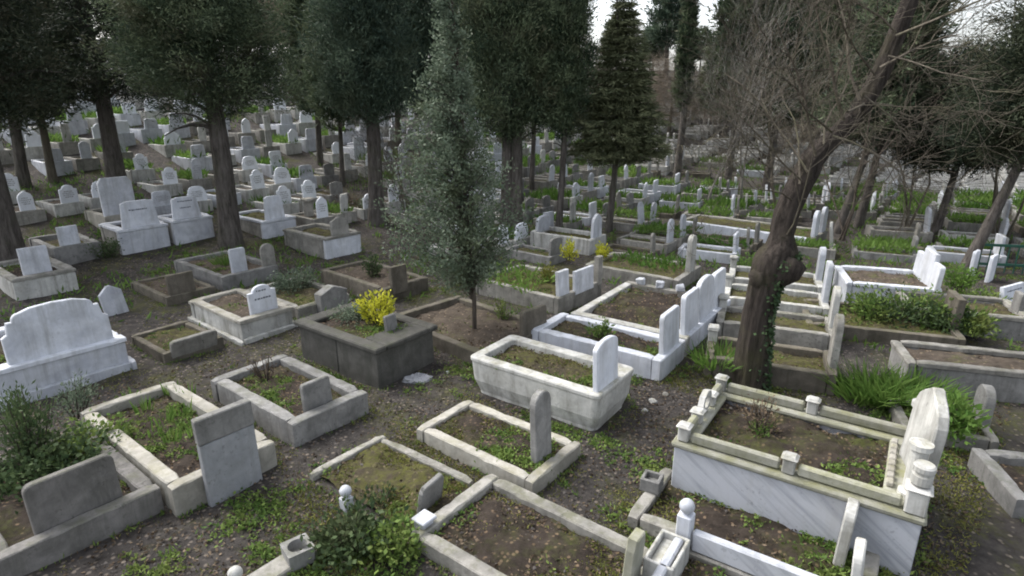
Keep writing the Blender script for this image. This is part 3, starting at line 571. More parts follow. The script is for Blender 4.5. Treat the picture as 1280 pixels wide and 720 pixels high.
# long white walled plot across the middle distance
grave('long low white marble kerb running across behind the leaning trunk', (850, 275), (1018, 298), None, 0.30, ang=-40, L=None, W=1.5, mat_='limestone', nearmat='bright_marble', kw=.14, bed='bed_moss', bz=.25,
      head=[H(s='round', w=.42, h=.72, t=.10, m='white_marble', dx=.10, dy=.3), H(s='round', w=.42, h=.72, t=.10, m='bright_marble', dx=.10, dy=-.25)])
grave('white marble grave with raised curved ends between the two slim trunks', (697, 286), (738, 300), (756, 284), 0.42, ang=-34, L=1.9, W=1.0, mat_='stained_marble', kw=.13, bed='bed_moss', bz=.3,
      head=[H(s='ogee', w=.50, h=.62, t=.09, m='white_marble', dx=.08), H(s='lowround', w=.62, h=.40, t=.10, m='white_marble', dx=1.8, tilt=4)])
stele('bluish white upright slab left of the slim trunk', 686, 292, .42, .68, .08, 'rect', 'bright_marble', -45, -3)
# fragments and small things near the front
def thing_mesh(name, mb, mt, px, py, label, cat, rz=0, dz=0, smooth=False, group=None):
    xy = P(px, py); o = mb.build(name, M[mt], None, smooth, loc=(xy[0], xy[1], float(gz(*xy))+dz), rot=(0, 0, rz)); return tag(o, label, cat, group)
thing_mesh('ball_post', MB().box(-.055, .055, -.055, .055, -.2, .14, .01).lathe([(.03, .14), (.035, .155)]+[(.062*math.cos(math.radians(t)), .21+.062*math.sin(math.radians(t))) for t in range(-60, 90, 15)]+[(0, .272)], 0, 0, 14), 'white_marble', 434, 636, 'short white ball-topped post behind the leafy weed clump', 'post', -.66)
thing_mesh('ball_post', MB().box(-.055, .055, -.055, .055, -.2, .10, .01).lathe([(.03, .10), (.035, .115)]+[(.062*math.cos(math.radians(t)), .17+.062*math.sin(math.radians(t))) for t in range(-60, 90, 15)]+[(0, .232)], 0, 0, 14), 'stained_marble', 297, 735, 'white ball post just showing at the lower edge of the picture', 'post', -.66)
mb = MB(); mb.box(-.30, .62, -.11, .11, -.1, .10, .012, .006)
fk = thing_mesh('kerb_stone', mb, 'limestone', 352, 712, 'loose kerb stone lying before the leafy weed clump', 'kerb stone', math.radians(-128))
mb = MB().loft([[(x*.115, y*.115, z) for x, y, z in rrect(1, 1, .12, .0)], [(x*.12, y*.12, .16) for x, y, z in rrect(1, 1, .12, .0)], [(x*.085, y*.085, .16) for x, y, z in rrect(1, 1, .98, .0)], [(x*.07, y*.07, .05) for x, y, z in rrect(1, 1, .98, .0)]])
thing_mesh('flower_holder', mb, 'grey_stone', 374, 700, 'square grey stone flower holder with a round hole', 'flower holder', -.9, .03)
mb = MB(); rr = np.random.default_rng(3); lo_ = []
for zz, sc_ in ((0.0, 1.0), (.025, 1.0), (.05, .8), (.06, .55), (.05, .3), (.07, .12)): lo_.append([(sc_*.19*math.cos(t)*(.75+.55*rr.random()), sc_*.13*math.sin(t)*(.75+.55*rr.random()), zz+.045*rr.random()*(zz > 0)) for t in np.linspace(0, 2*PI, 16, endpoint=False)])
mb.loft(lo_); thing_mesh('plastic_bag', mb, 'clear_bag', 522, 474, 'crumpled grey plastic bag on the ground beside the dark block tomb', 'bag', .3, -.01, False)
def rubble(px, py, s, mt, lab, group, seed):
    r = random.Random(seed); mb = MB(); lo2 = []
    for zz, q in ((-.4, .8), (.0, 1.0), (.35, .9), (.6, .5)): lo2.append([(s*q*math.cos(t)*r.uniform(.7, 1.1), s*q*.75*math.sin(t)*r.uniform(.7, 1.1), s*(zz+r.uniform(-.08, .08))) for t in np.linspace(0, 2*PI, 8, endpoint=False)])
    mb.loft(lo2); return thing_mesh('stone_fragment', mb, mt, px, py, lab, 'stone', r.uniform(0, 3), 0, False, group)
FR = [(270, 614, .06, 'brown_stone', 'reddish stone lump in the weeds before the two-tone slab'), (210, 622, .05, 'limestone', 'small stone at the foot of the pale kerb'), (40, 658, .10, 'stained_marble', 'pale broken stone lying beside the mossy dark slab'),
      (816, 500, .07, 'stained_marble', 'light stone chip on the path by the marble tub'), (806, 512, .05, 'stained_marble', 'small light chip on the path nearest the marble tub'), (832, 492, .06, 'limestone', 'greyish chip on the path before the foot ornament'), (560, 466, .04, 'white_marble', 'tiny white chip between bag and marble tub'),
      (1186, 470, .14, 'stained_marble', 'angular white fragment behind the round grey stele at right'), (1208, 476, .12, 'limestone', 'blunt grey fragment next to the round grey stele at right'), (925, 345, .14, 'stained_marble', 'broken marble lump at the foot of the fourth plot'), (975, 352, .16, 'white_marble', 'large white rubble piece right of the leaning trunk'), (992, 366, .13, 'stained_marble', 'white rubble piece lying in the third plot'),
      (640, 598, .03, 'limestone', 'pebble beside the low beige kerb'), (1000, 345, .15, 'white_marble', 'flat white rubble by the large white box'), (62, 470, .09, 'limestone', 'grey lump below the long white tomb')]
for i, (px, py, s, mt, lab) in enumerate(FR): rubble(px, py, s, mt, lab, 'loose stone fragments', i)
# ------------------------------------------------------------------ branches and leaves
class Tubes:
    def __init__(s): s.v = []; s.q = []; s.n = 0
    def tube(s, pts, rad, n=6, jit=0.0, ridge=0.0):
        pts = np.asarray(pts, float); rad = np.asarray(rad, float); k = len(pts)
        t = np.gradient(pts, axis=0); t /= np.linalg.norm(t, axis=1)[:, None]+1e-9
        ref = np.array([0.31, 0.95, 0.05]); u = np.cross(t, ref); u /= np.linalg.norm(u, axis=1)[:, None]+1e-9; v = np.cross(t, u)
        an = np.linspace(0, 2*PI, n, endpoint=False)
        rr = rad[:, None]*(1+(jit*(RNG.random((k, n))-.5) if jit else 0))
        if ridge:
            g = RNG.normal(size=(k, n))
            for _ in range(3): g = (g+np.roll(g, 1, 0)+np.roll(g, -1, 0))/3
            g = g*1.6+RNG.normal(size=(1, n))*.35; rr = rr*(1+ridge*np.clip(g, -1.2, 1.2)*.5)
        ring = pts[:, None]+(u[:, None]*np.cos(an)[None, :, None]+v[:, None]*np.sin(an)[None, :, None])*rr[..., None]
        i = np.arange(k*n).reshape(k, n)+s.n; j = np.roll(i, -1, 1)
        s.v.append(ring.reshape(-1, 3)); s.q.append(np.stack([i[:-1], j[:-1], j[1:], i[1:]], -1).reshape(-1, 4)); s.n += k*n
    def mesh(s, name): return mesh_np(name, np.concatenate(s.v), np.concatenate(s.q), True)
def unit(a): return a/(np.linalg.norm(a, axis=-1, keepdims=True)+1e-9)
def leaves(base, dirs, ln, wd, tint, fold=0.0):
    """one rhombic leaf or spray for each base point"""
    n = len(base); d = unit(dirs); r = unit(np.cross(d, RNG.normal(size=(n, 3)))); ln = np.broadcast_to(ln, n)[:, None]; wd = np.broadcast_to(wd, n)[:, None]
    V = np.stack([base, base+d*ln*.45+r*wd*.5, base+d*ln, base+d*ln*.45-r*wd*.5], 1).reshape(-1, 3)
    return V, np.arange(4*n).reshape(n, 4), np.repeat(tint, 4)
class Leaves:
    def __init__(s): s.p = []
    def add(s, *a):
        s.p.append(leaves(*a))
    def mesh(s, name):
        V = []; Q = []; T = []; n = 0
        for v, q, t in s.p: V.append(v); Q.append(q+n); T.append(t); n += len(v)
        return mesh_np(name, np.concatenate(V), np.concatenate(Q), False, np.concatenate(T))
def sph(n): return unit(RNG.normal(size=(n, 3)))
def crown_mesh(zb, zt, rmax, nclump, per, ln, wd, kind='column', cx=0.0, cy=0.0, csize=0.32, leanx=0.0):
    t = RNG.random(nclump*3)
    if kind == 'column': prof = np.minimum(1, (t/.10)**.7+.25)*(1-t)**.45
    elif kind == 'broad': prof = np.minimum(1, (t/.16)**.6+.30)*(1-t)**.35
    elif kind == 'cone': prof = (np.minimum(1, (t/.05)+.5))*(1-t)**.9
    keep = RNG.random(len(t)) < (prof+.08)**1.6; t = t[keep][:nclump]; prof = prof[keep][:nclump]; n = len(t)
    an = RNG.random(n)*2*PI
    lob = 1+.14*np.sin(3*an+7*t+1)+.12*np.sin(5*an-17*t)+.14*np.sin(2*an+31*t)
    rf = RNG.random(n)**.36*(1+.14*RNG.normal(size=n))
    r = rmax*prof*lob*rf; z = zb+(zt-zb)*t
    droop = 0
    if kind == 'cone':
        lv = np.round(t*22)/22; z = zb+(zt-zb)*(lv+RNG.normal(size=n)*.004)-.22*r*.6+.10*r*r*.4
    c = np.stack([cx+r*np.cos(an)+leanx*(z-zb), cy+r*np.sin(an), z], 1)
    c[:, 2] -= (kind != 'cone')*.25*np.clip(1-t*6, 0, 1)*RNG.random(n)*1.5
    outw = np.stack([np.cos(an), np.sin(an), np.zeros(n)], 1)
    if kind == 'cone': md = outw+np.array([0, 0, -.10])
    elif kind == 'column': md = outw*.55+np.array([0, 0, .9])
    else: md = outw*.9+np.array([0, 0, .25])
    md = unit(md+.35*RNG.normal(size=(n, 3)))
    ct = np.clip(.45+.34*RNG.normal(size=n), 0, 1)
    cs = csize*(.6+.8*RNG.random(n))
    sp = RNG.normal(size=(n*per, 3))*np.repeat(cs, per)[:, None]*.33*(np.array([1, 1, .35]) if kind == 'cone' else np.array([1, 1, .75])); sp += np.repeat(md*cs[:, None], per, 0)*(RNG.random((n*per, 1))-.5)*1.1*(kind != 'cone'); b = np.repeat(c, per, 0)+sp
    d = np.repeat(md, per, 0)+.55*RNG.normal(size=(n*per, 3))*(np.array([1, 1, .4]) if kind == 'cone' else 1)
    L = Leaves(); L.add(b, d, ln*(.6+.8*RNG.random(n*per)), wd*(.6+.8*RNG.random(n*per)), np.clip(np.repeat(ct, per)+.12*RNG.normal(size=n*per), 0, 1))
    return L.mesh('crown')
LAND = []; TREES = []
def trunk_tubes(h, r, zb, zt, rmax, lean=(0, 0), nl=26, cx=0, cy=0, forks=1, bend=0.12, cleanx=0.0):
    T = Tubes(); k = 12
    for f in range(forks):
        off = np.array([(f-(forks-1)/2)*r*1.15, 0]); z = np.linspace(-.3, h, k); q = np.clip(z/h, 0, 1)
        p = np.stack([off[0]*(1+q)+lean[0]*z+bend*np.sin(q*4+f), off[1]+lean[1]*z+bend*np.cos(q*3+f)*.6-bend*.6, z], 1)
        rr = r*(1-.75*q)*(1+.35*np.exp(-np.clip(z, 0, 9)*3.0))
        T.tube(p, rr, 16, .06, .16)
        for i in range(nl//forks):
            zz = zb*.8+(zt*.9-zb*.8)*random.random()**1.2; j = np.array([np.interp(zz, z, p[:, a]) for a in range(3)])
            a_ = random.uniform(0, 2*PI); ll = rmax*random.uniform(.5, .95)*(1-.6*(zz-zb)/(zt-zb+.1)); s = np.linspace(0, 1, 5)[:, None]
            e = np.array([math.cos(a_)*ll+cx*.6, math.sin(a_)*ll+cy*.6, ll*random.uniform(-.1, .6)])
            T.tube(j+s*e+np.array([0, 0, .15])*np.sin(s*PI)*ll, np.linspace(r*.22, .012, 5), 4)
    return T.mesh('trunk')
def tree(label, px, py, r, ybot, hw, top, kind='broad', nclump=1300, per=22, ln=.26, wd=.05, bark_='cypress_bark', leaf_='cypress_leaf', xoff=0, lean=(0, 0), forks=1, land=None, name='cypress_tree', csize=.32, group='cypress trees among the graves', nl=26):
    xy = P(px, py); g0 = float(hill(*xy)); d = xy[1]
    zb = height_at(px, ybot, xy)-g0; R = hw*d/F; zt = top
    root = empty(name, (xy[0], xy[1], g0)); tag(root, label, 'tree', group)
    cx = xoff*d/F
    link('trunk', trunk_tubes(zt*.93, r, zb, zt, R, lean, nl, cx, 0, forks), root, M[bark_])
    link('crown', crown_mesh(zb, zt, R, nclump, per, ln, wd, kind, cx+lean[0]*zb, lean[1]*zb, csize, lean[0]), root, M[leaf_])
    TREES.append((xy[0], xy[1], r+.15)); LAND.append((xy[0], xy[1], land)) if land else None
    return root
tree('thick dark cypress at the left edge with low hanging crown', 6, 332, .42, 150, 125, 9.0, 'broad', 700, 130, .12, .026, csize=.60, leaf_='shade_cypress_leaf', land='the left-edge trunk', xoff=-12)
tree('slender dark leaning trunk just right of the left edge cypress', 30, 232, .16, 150, 60, 9.0, 'broad', 700, 18, lean=(.05, 0), land='the slender leaning trunk', nl=14)
tree('pale thin trunk between the left edge cypress and the dark straight trunk', 66, 226, .12, 140, 50, 9.0, 'broad', 600, 18, land='the pale thin trunk', bark_='twig_bark', nl=14)
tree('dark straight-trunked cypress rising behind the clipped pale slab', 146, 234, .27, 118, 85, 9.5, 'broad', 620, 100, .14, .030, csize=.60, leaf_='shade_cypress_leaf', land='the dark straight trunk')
tree('big bushy cypress with thick straight grey trunk, crown spreading low', 288, 304, .29, 128, 86, 9.0, 'broad', 760, 160, .11, .024, csize=.58, land='the thick straight trunk', xoff=4)
tree('tall dark cypress with bare brown trunk left of the young tree', 470, 278, .24, 138, 54, 10.5, 'column', 800, 96, .13, .028, csize=.52, land='the tall cypress', leaf_='blue_cypress_leaf')
tree('broad twin-trunked cypress behind the young tree', 636, 288, .20, 160, 56, 11.0, 'column', 800, 96, .13, .028, csize=.52, forks=2, land='the twin-trunked cypress')
tree('narrow deep green cypress on a slim trunk right of the twin trunks', 698, 293, .10, 160, 27, 11.0, 'column', 900, 60, .13, .028, csize=.32, land='the narrow cypress', xoff=4, leaf_='cypress_leaf')
tree('cone-shaped olive spruce with layered drooping branches', 760, 290, .11, 196, 48, 7.2, 'cone', 1700, 28, .18, .030, bark_='cypress_bark', leaf_='spruce_leaf', land='the spruce', xoff=6, csize=.30, name='spruce_tree', group=None)
tree('thin-stemmed small cypress left of the brown-trunked tall cypress', 428, 232, .09, 150, 28, 9.0, 'column', 700, 20, land='the thin bare stem')
tree('distant thin cypress with bare lower trunk further left of the tall cypress', 400, 205, .11, 135, 30, 10.0, 'column', 600, 18, .3, .06, land=None)
tree('thin moss-stemmed cypress between the twin trunks and the narrow cypress', 664, 236, .10, 150, 30, 11.0, 'column', 700, 20, land='the moss-stemmed trunk')
tree('dark cypress with trunk showing behind the young tree', 498, 195, .14, 120, 34, 12.0, 'column', 800, 20, .3, .06)
tree('tall cypress standing far behind the young tree', 545, 200, .18, 140, 40, 12.5, 'column', 800, 20, .3, .06, leaf_='blue_cypress_leaf')
tree('dense dark cypress column left of the bare saplings', 908, 232, .16, 140, 34, 12.0, 'column', 1100, 20, .3, .06, land='the dense cypress column')
tree('tall thin cypress spire just right of the spruce', 845, 226, .15, 130, 9, 11.5, 'column', 600, 24, .22, .045, csize=.16, land='the cypress spire')
tree('paired dark cypress behind the bare saplings', 957, 236, .17, 150, 46, 12.0, 'column', 1100, 20, .3, .06, land='the sapling-screened cypress')
tree('dark cypress straight behind the leaning trunk', 1012, 225, .17, 140, 44, 11.0, 'column', 900, 20, .3, .06)
tree('leaning slim cypress stem right of the ivy-clad trunk', 1046, 290, .12, 165, 50, 8.0, 'broad', 700, 20, lean=(.16, .02), land='the slim leaning stem', nl=14)
tree('straight slim dark stem with grey crown right of the slim leaning one', 1072, 284, .13, 165, 52, 6.4, 'broad', 800, 20, lean=(.03, 0), leaf_='blue_cypress_leaf', land='the slim dark stem', nl=16)
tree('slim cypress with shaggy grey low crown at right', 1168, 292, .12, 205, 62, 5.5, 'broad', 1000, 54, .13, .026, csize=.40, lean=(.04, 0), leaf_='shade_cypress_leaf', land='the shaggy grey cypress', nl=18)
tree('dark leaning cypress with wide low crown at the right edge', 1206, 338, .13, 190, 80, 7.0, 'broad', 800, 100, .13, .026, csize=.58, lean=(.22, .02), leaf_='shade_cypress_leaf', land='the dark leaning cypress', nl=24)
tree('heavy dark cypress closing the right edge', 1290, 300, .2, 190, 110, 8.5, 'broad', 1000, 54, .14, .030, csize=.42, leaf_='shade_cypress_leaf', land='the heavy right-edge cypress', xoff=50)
# ------------------------------------------------------------------ young grey-green tree
xy = P(593, 420); g0 = .12; ry = empty('young_tree', (xy[0], xy[1], g0)); tag(ry, 'bushy grey-green young tree on a slim dark stem in the middle', 'tree'); d = xy[1]
T = Tubes(); zz = np.linspace(-.25, 5.4, 16); ybz = height_at(593, 330, xy)-g0
T.tube(np.stack([-.04*zz+.03*np.sin(zz*2.1), .02*np.sin(zz*3), zz], 1), np.interp(zz, [0, 1.2, 5.4], [.045, .034, .006]), 7, .15)
Ln = Leaves()
prof_y = [352, 322, 285, 250, 215, 180, 130, 80, 40, 0, -20]; prof_w = [62, 86, 92, 86, 66, 52, 36, 25, 18, 10, 4]; prof_c = [586, 576, 570, 566, 560, 560, 565, 568, 568, 567, 567]
hz = np.array([height_at(593, y_, xy)-g0 for y_ in prof_y]); hwm = np.array(prof_w)*d/F; hc = (np.array(prof_c)-593)*d/F
for i in range(560):
    z = random.uniform(hz[0], hz[-1]); rw = np.interp(z, hz, hwm)
    if random.random() > (rw/hwm.max())**.8+.15: continue
    a_ = random.uniform(0, 2*PI); rr = rw*random.random()**.6*1.08; c = np.interp(z, hz, hc)
    e = np.array([c+rr*math.cos(a_), rr*math.sin(a_), z+.25*rr]); s0 = np.array([-.04*(z-.3*rr), 0, z-.45*rr]); s = np.linspace(0, 1, 4)[:, None]
    pts = s0+(e-s0)*s+np.array([0, 0, .08])*np.sin(s*PI); T.tube(pts, [.010, .007, .005, .002], 3)
    m_ = int(66); tt = .25+.8*RNG.random(m_)**.7; b_ = s0+(e-s0)*tt[:, None]+RNG.normal(size=(m_, 3))*.062*min(1, .35+rw/.5)
    dd = unit(e-s0)*.5+sph(m_)*.9; ti = np.clip(random.gauss(.45, .25)+.1*RNG.normal(size=m_), 0, 1)
    Ln.add(b_, dd, .062*(.7+.6*RNG.random(m_)), .030*(.7+.6*RNG.random(m_)), ti)
link('trunk', T.mesh('trunk'), ry, M['dark_twig']); link('crown', Ln.mesh('crown'), ry, M['grey_leaf']); TREES.append((xy[0], xy[1], .1)); LAND.append((xy[0], xy[1], 'the bushy young tree'))
# ------------------------------------------------------------------ leaning ivy-clad tree and bare saplings
def grow(T, p, d, ln, r, depth, up=.12, wander=.28, kids=5, sides=(7, 5, 4, 3, 3, 3)):
    k = 6 if depth > 1 else 5; pts = [p]; dirs = [d]; st = ln/(k-1)
    for i in range(k-1):
        d = unit(d+wander*np.array([random.gauss(0, 1), random.gauss(0, 1), random.gauss(0, 1)])*.5+np.array([0, 0, up])); pts.append(pts[-1]+d*st); dirs.append(d)
    tip = max(r*.35, .0022); T.tube(pts, np.linspace(r, tip, k), 5 if r > .03 else 3)
    if depth <= 0: return
    for j in range(kids):
        q = random.uniform(.2, 1.0)*(k-1); i = min(int(q), k-2); f_ = q-i; pp = pts[i]+(pts[i+1]-pts[i])*f_
        sd = unit(np.cross(dirs[i], np.random.RandomState(random.randint(0, 1 << 30)).normal(size=3))); nd = unit(dirs[i]*random.uniform(.5, 1.0)+sd*random.uniform(.4, .9))
        grow(T, pp, nd, ln*random.uniform(.45, .75), max(r*(1-.6*q/(k-1))*.55, .003), depth-1, up, wander, kids, sides)
bxy = P(938, 482); Y0 = bxy[1]
def at_plane(px, py, y=None):
    y = Y0 if y is None else y
    v = (360-py)/F; t = y/(math.cos(PITCH)+v*math.sin(PITCH)); return np.array([(px-640)/F*t, y, CAMH+t*(-math.sin(PITCH)+v*math.cos(PITCH))])
lt = empty('leaning_tree', (bxy[0], bxy[1], 0)); tag(lt, 'thick leaning ivy-clad tree with knotted trunk and bare twigs', 'tree'); org = np.array([bxy[0], bxy[1], 0])
tp = [(936, 502), (937, 480), (942, 430), (948, 384), (957, 350), (966, 331), (975, 314), (977, 294), (983, 268), (994, 241), (1008, 215), (1016, 199), (1034, 180), (1071, 144), (1098, 98), (1118, 50), (1138, 0), (1155, -60), (1175, -140)]
tr = [33, 26, 22.5, 20, 22, 27, 25, 16, 17, 18, 17, 16, 13, 12, 12, 11, 10, 8, 6]
pts = np.array([at_plane(*p, Y0+.05*max(0, i-5))-org for i, p in enumerate(tp)]); tr = np.array(tr)*Y0/F*.88
fine = np.linspace(0, len(pts)-1, 52); pf = np.stack([np.interp(fine, range(len(pts)), pts[:, a_]) for a_ in range(3)], 1); rf_ = np.interp(fine, range(len(pts)), tr)
T = Tubes(); T.tube(pf, rf_, 40, .05, .16)
T.tube([pts[4]+[.02, 0, -.15], pts[4]+[-.12, -.06, .06], pts[4]+[-.17, -.08, .14], pts[4]+[-.17, -.08, .15]], [.17, .14, .11, .02], 10, .2)     # sawn stub at the fork
T.tube([pts[5]+[.05, -.05, -.12], pts[5]+[.17, -.12, .0], pts[5]+[.24, -.16, .10], pts[5]+[.25, -.17, .13]], [.20, .20, .15, .03], 12, .25)
link('trunk', T.mesh('trunk'), lt, M['red_bark'])
T = Tubes()
for (px, py), (ex, ey), r_ in (((1010, 215), (945, 60), .035), ((1020, 195), (985, 20), .04), ((1040, 165), (960, 110), .03), ((1055, 150), (1020, -20), .045), ((1075, 125), (1060, -40), .04), ((1100, 85), (1190, 40), .04), ((1060, 140), (1180, 130), .035), ((1040, 170), (1130, 200), .03), ((1095, 95), (1010, 20), .03), ((1120, 45), (1220, -10), .035),
                               ((990, 250), (910, 200), .022), ((1002, 225), (900, 150), .028), ((1030, 180), (1095, 60), .03), ((980, 300), (1060, 190), .026), ((1120, 40), (1060, -60), .03), ((1080, 120), (1150, 170), .025), ((1110, 70), (1170, 100), .025), ((1000, 230), (1050, 90), .03)):
    a0 = at_plane(px, py)-org; e0 = at_plane(ex, ey)-org+np.array([0, random.uniform(-.9, .9), 0]); grow(T, a0, unit(e0-a0), np.linalg.norm(e0-a0)*1.05, r_*.62, 3, .03, .30, 5)
link('branches', T.mesh('branches'), lt, M['twig_bark']); TREES.append((bxy[0], bxy[1], .45)); LAND.append((bxy[0], bxy[1], 'the ivy-clad trunk'))
IV = Leaves(); n_ = 800; q = 2+RNG.random(n_)*15; c = np.stack([np.interp(q, range(52), pf[:, a_]) for a_ in range(3)], 1); r_ = np.interp(q, range(52), rf_); an = RNG.normal(-.5, .55, n_)
IV.add(c+np.stack([np.cos(an)*r_*1.03, np.sin(an)*r_*1.03, np.zeros(n_)], 1)+RNG.normal(size=(n_, 3))*.012, np.stack([np.cos(an), np.sin(an), -.4*np.ones(n_)], 1)+.7*RNG.normal(size=(n_, 3)), .06, .05, RNG.random(n_))
tag(link('ivy', IV.mesh('ivy'), None, M['ivy_leaf'], loc=tuple(org)), 'dark ivy climbing the lit side of the leaning trunk', 'ivy')
def bare(label, px, py, h, r, stems, mt, spread=.25, depth=3, kids=5, up=.10, tilt=(0, 0), name='bare_sapling', group='bare saplings'):
    xy = P(px, py); T = Tubes(); o = empty(name, (xy[0], xy[1], float(hill(*xy)))); tag(o, label, 'tree', group); T0 = Tubes()
    for i in range(stems):
        grow(T, np.array([random.gauss(0, .08), random.gauss(0, .08), -.1]), unit(np.array([random.gauss(tilt[0], spread), random.gauss(tilt[1], spread), 1.0])), h*random.uniform(.8, 1.1), r*random.uniform(.7, 1.1), depth, up, .26, kids)
    link('branches', T.mesh('branches'), o, M[mt]); return o
bare('pale-barked bare sapling forking left of the leaning trunk', 926, 262, 5.5, .06, 2, 'pale_bark', .18, 3, 6, .08, (-.12, 0))
bare('thin pale leafless sapling at the end of the white kerb', 880, 262, 5.0, .045, 2, 'pale_bark', .2, 3, 6, .08, (.0, 0))
bare('leafless grey sapling close behind the leaning trunk', 972, 268, 5.5, .05, 3, 'twig_bark', .25, 3, 5, .08, (.0, 0))
bare('mass of bare brown twigs right of the leaning trunk', 1052, 300, 5.0, .04, 3, 'dark_twig', .30, 3, 5, .06, (.1, 0))
bare('spreading leafless thicket below the right edge cypress', 1130, 290, 4.6, .04, 4, 'twig_bark', .35, 3, 5, .04, (.1, 0))
bare('arching bare stems at the right edge', 1250, 300, 4.6, .04, 4, 'twig_bark', .35, 3, 6, .02, (-.1, 0))
bare('fine grey bare shrub between the tall cypress and the young tree', 505, 262, 2.6, .03, 5, 'twig_bark', .35, 3, 6, .06)
# ------------------------------------------------------------------ far trees: copies of a few prototypes
def proto(kind, leaf_, zb, zt, R, nc, per, ln, wd, bark_):
    return (trunk_tubes(zt*.93, .17, zb, zt, R, nl=10), crown_mesh(zb, zt, R, nc, per, ln, wd, kind, csize=.45), M[bark_], M[leaf_])
PR = [proto('column', 'cypress_leaf', 1.6, 13, 1.7, 1100, 16, .40, .09, 'cypress_bark'), proto('column', 'blue_cypress_leaf', 2.4, 15, 1.3, 900, 16, .40, .09, 'cypress_bark'),
      proto('broad', 'brown_twig', 1.4, 7.0, 2.4, 700, 14, .55, .018, 'twig_bark'), proto('broad', 'cypress_leaf', 2.4, 9, 2.6, 1100, 16, .42, .09, 'cypress_bark'), proto('cone', 'spruce_leaf', 1.2, 9, 2.0, 1000, 16, .35, .07, 'cypress_bark')]
WORD = ['tall dark cypress', 'slim bluish cypress spire', 'bare brown-twigged tree', 'broad dark cypress', 'olive spruce']
SIDE = [(-99, -24, 'on the far slope at left'), (-24, -9, 'high on the slope beyond the tall cypress'), (-9, 4, 'far behind the young tree'), (4, 14, 'in the background beside the spruce'), (14, 26, 'far behind the bare saplings'), (26, 99, 'in the background at right')]
FAR = [(1, -34, 47), (0, -30, 40), (3, -26, 52), (0, -21, 44), (3, -13, 42), (2, -17.5, 36), (0, -8, 46), (1, -5, 52), (0, -2, 38), (3, 1, 50), (1, 3.6, 44), (2, 7.4, 37), (2, 14.2, 36), (2, 10.5, 58), (1, 13.6, 50), (2, 18, 60), (1, 21.5, 42),
       (0, 23, 36), (3, 25.5, 44), (1, 28, 50), (0, 31, 38), (0, 43, 33), (3, -38, 40), (0, -41, 36), (2, 26, 33), (3, 43, 40), (2, 6.0, 62), (3, -20, 62), (2, 12.5, 66), (3, 29, 62), (3, -6, 66), (3, -30, 64)]
FAR = [t+(1.0,) for t in FAR]+[(3, 9.0, 52, .40), (3, 12.2, 56, .42), (2, 12.4, 40, .55), (3, 16.4, 54, .45), (4, 17.2, 41, .46), (3, 19.4, 50, .50), (2, 19.0, 38, .6), (4, 24.5, 46, .8), (3, 27, 40, .7), (2, 30, 44, .8), (3, 33.5, 48, .55), (3, 36.5, 42, .46), (2, 40, 40, .7)]
for k_, az, dist, fs_ in FAR:
    x = dist*math.tan(math.radians(az)); y = dist; s_ = random.uniform(.85, 1.15)*(.62 if k_ == 2 and 4 < az < 20 and fs_ == 1.0 else fs_)
    o = empty(('cypress_tree', 'cypress_tree', 'bare_tree', 'cypress_tree', 'spruce_tree')[k_], (x, y, float(hill(x, y))), random.uniform(0, 6)); o.scale = (s_, s_, s_*random.uniform(.9, 1.1))
    tag(o, WORD[k_]+' '+[t for a0, a1, t in SIDE if a0 <= az < a1][0], 'tree', 'far '+WORD[k_]+' '+[t for a0, a1, t in SIDE if a0 <= az < a1][0])
    link('trunk', PR[k_][0], o, PR[k_][2]); link('crown', PR[k_][1], o, PR[k_][3]); TREES.append((x, y, .4))
LR = {2: ('the left one', 'the right one'), 3: ('the left one', 'the middle one', 'the right one'), 4: ('the leftmost', 'second from left', 'third from left', 'the rightmost'), 5: ('the leftmost', 'second from left', 'third from left', 'second from right', 'the rightmost'), 6: ('the leftmost', 'second from left', 'third from left', 'third from right', 'second from right', 'the rightmost')}
same = {}
for o in sorted([o for o in COL.objects if o.get('category') == 'tree' and str(o.get('group', '')).startswith('far ')], key=lambda o: o.location.x/o.location.y): same.setdefault(o['label'], []).append(o)
for lb, os_ in same.items():
    for o in os_: o['group'] = 'trees far in the background'
    if len(os_) in LR:
        for o, wd_ in zip(os_, LR[len(os_)]): o['label'] = lb+', '+wd_
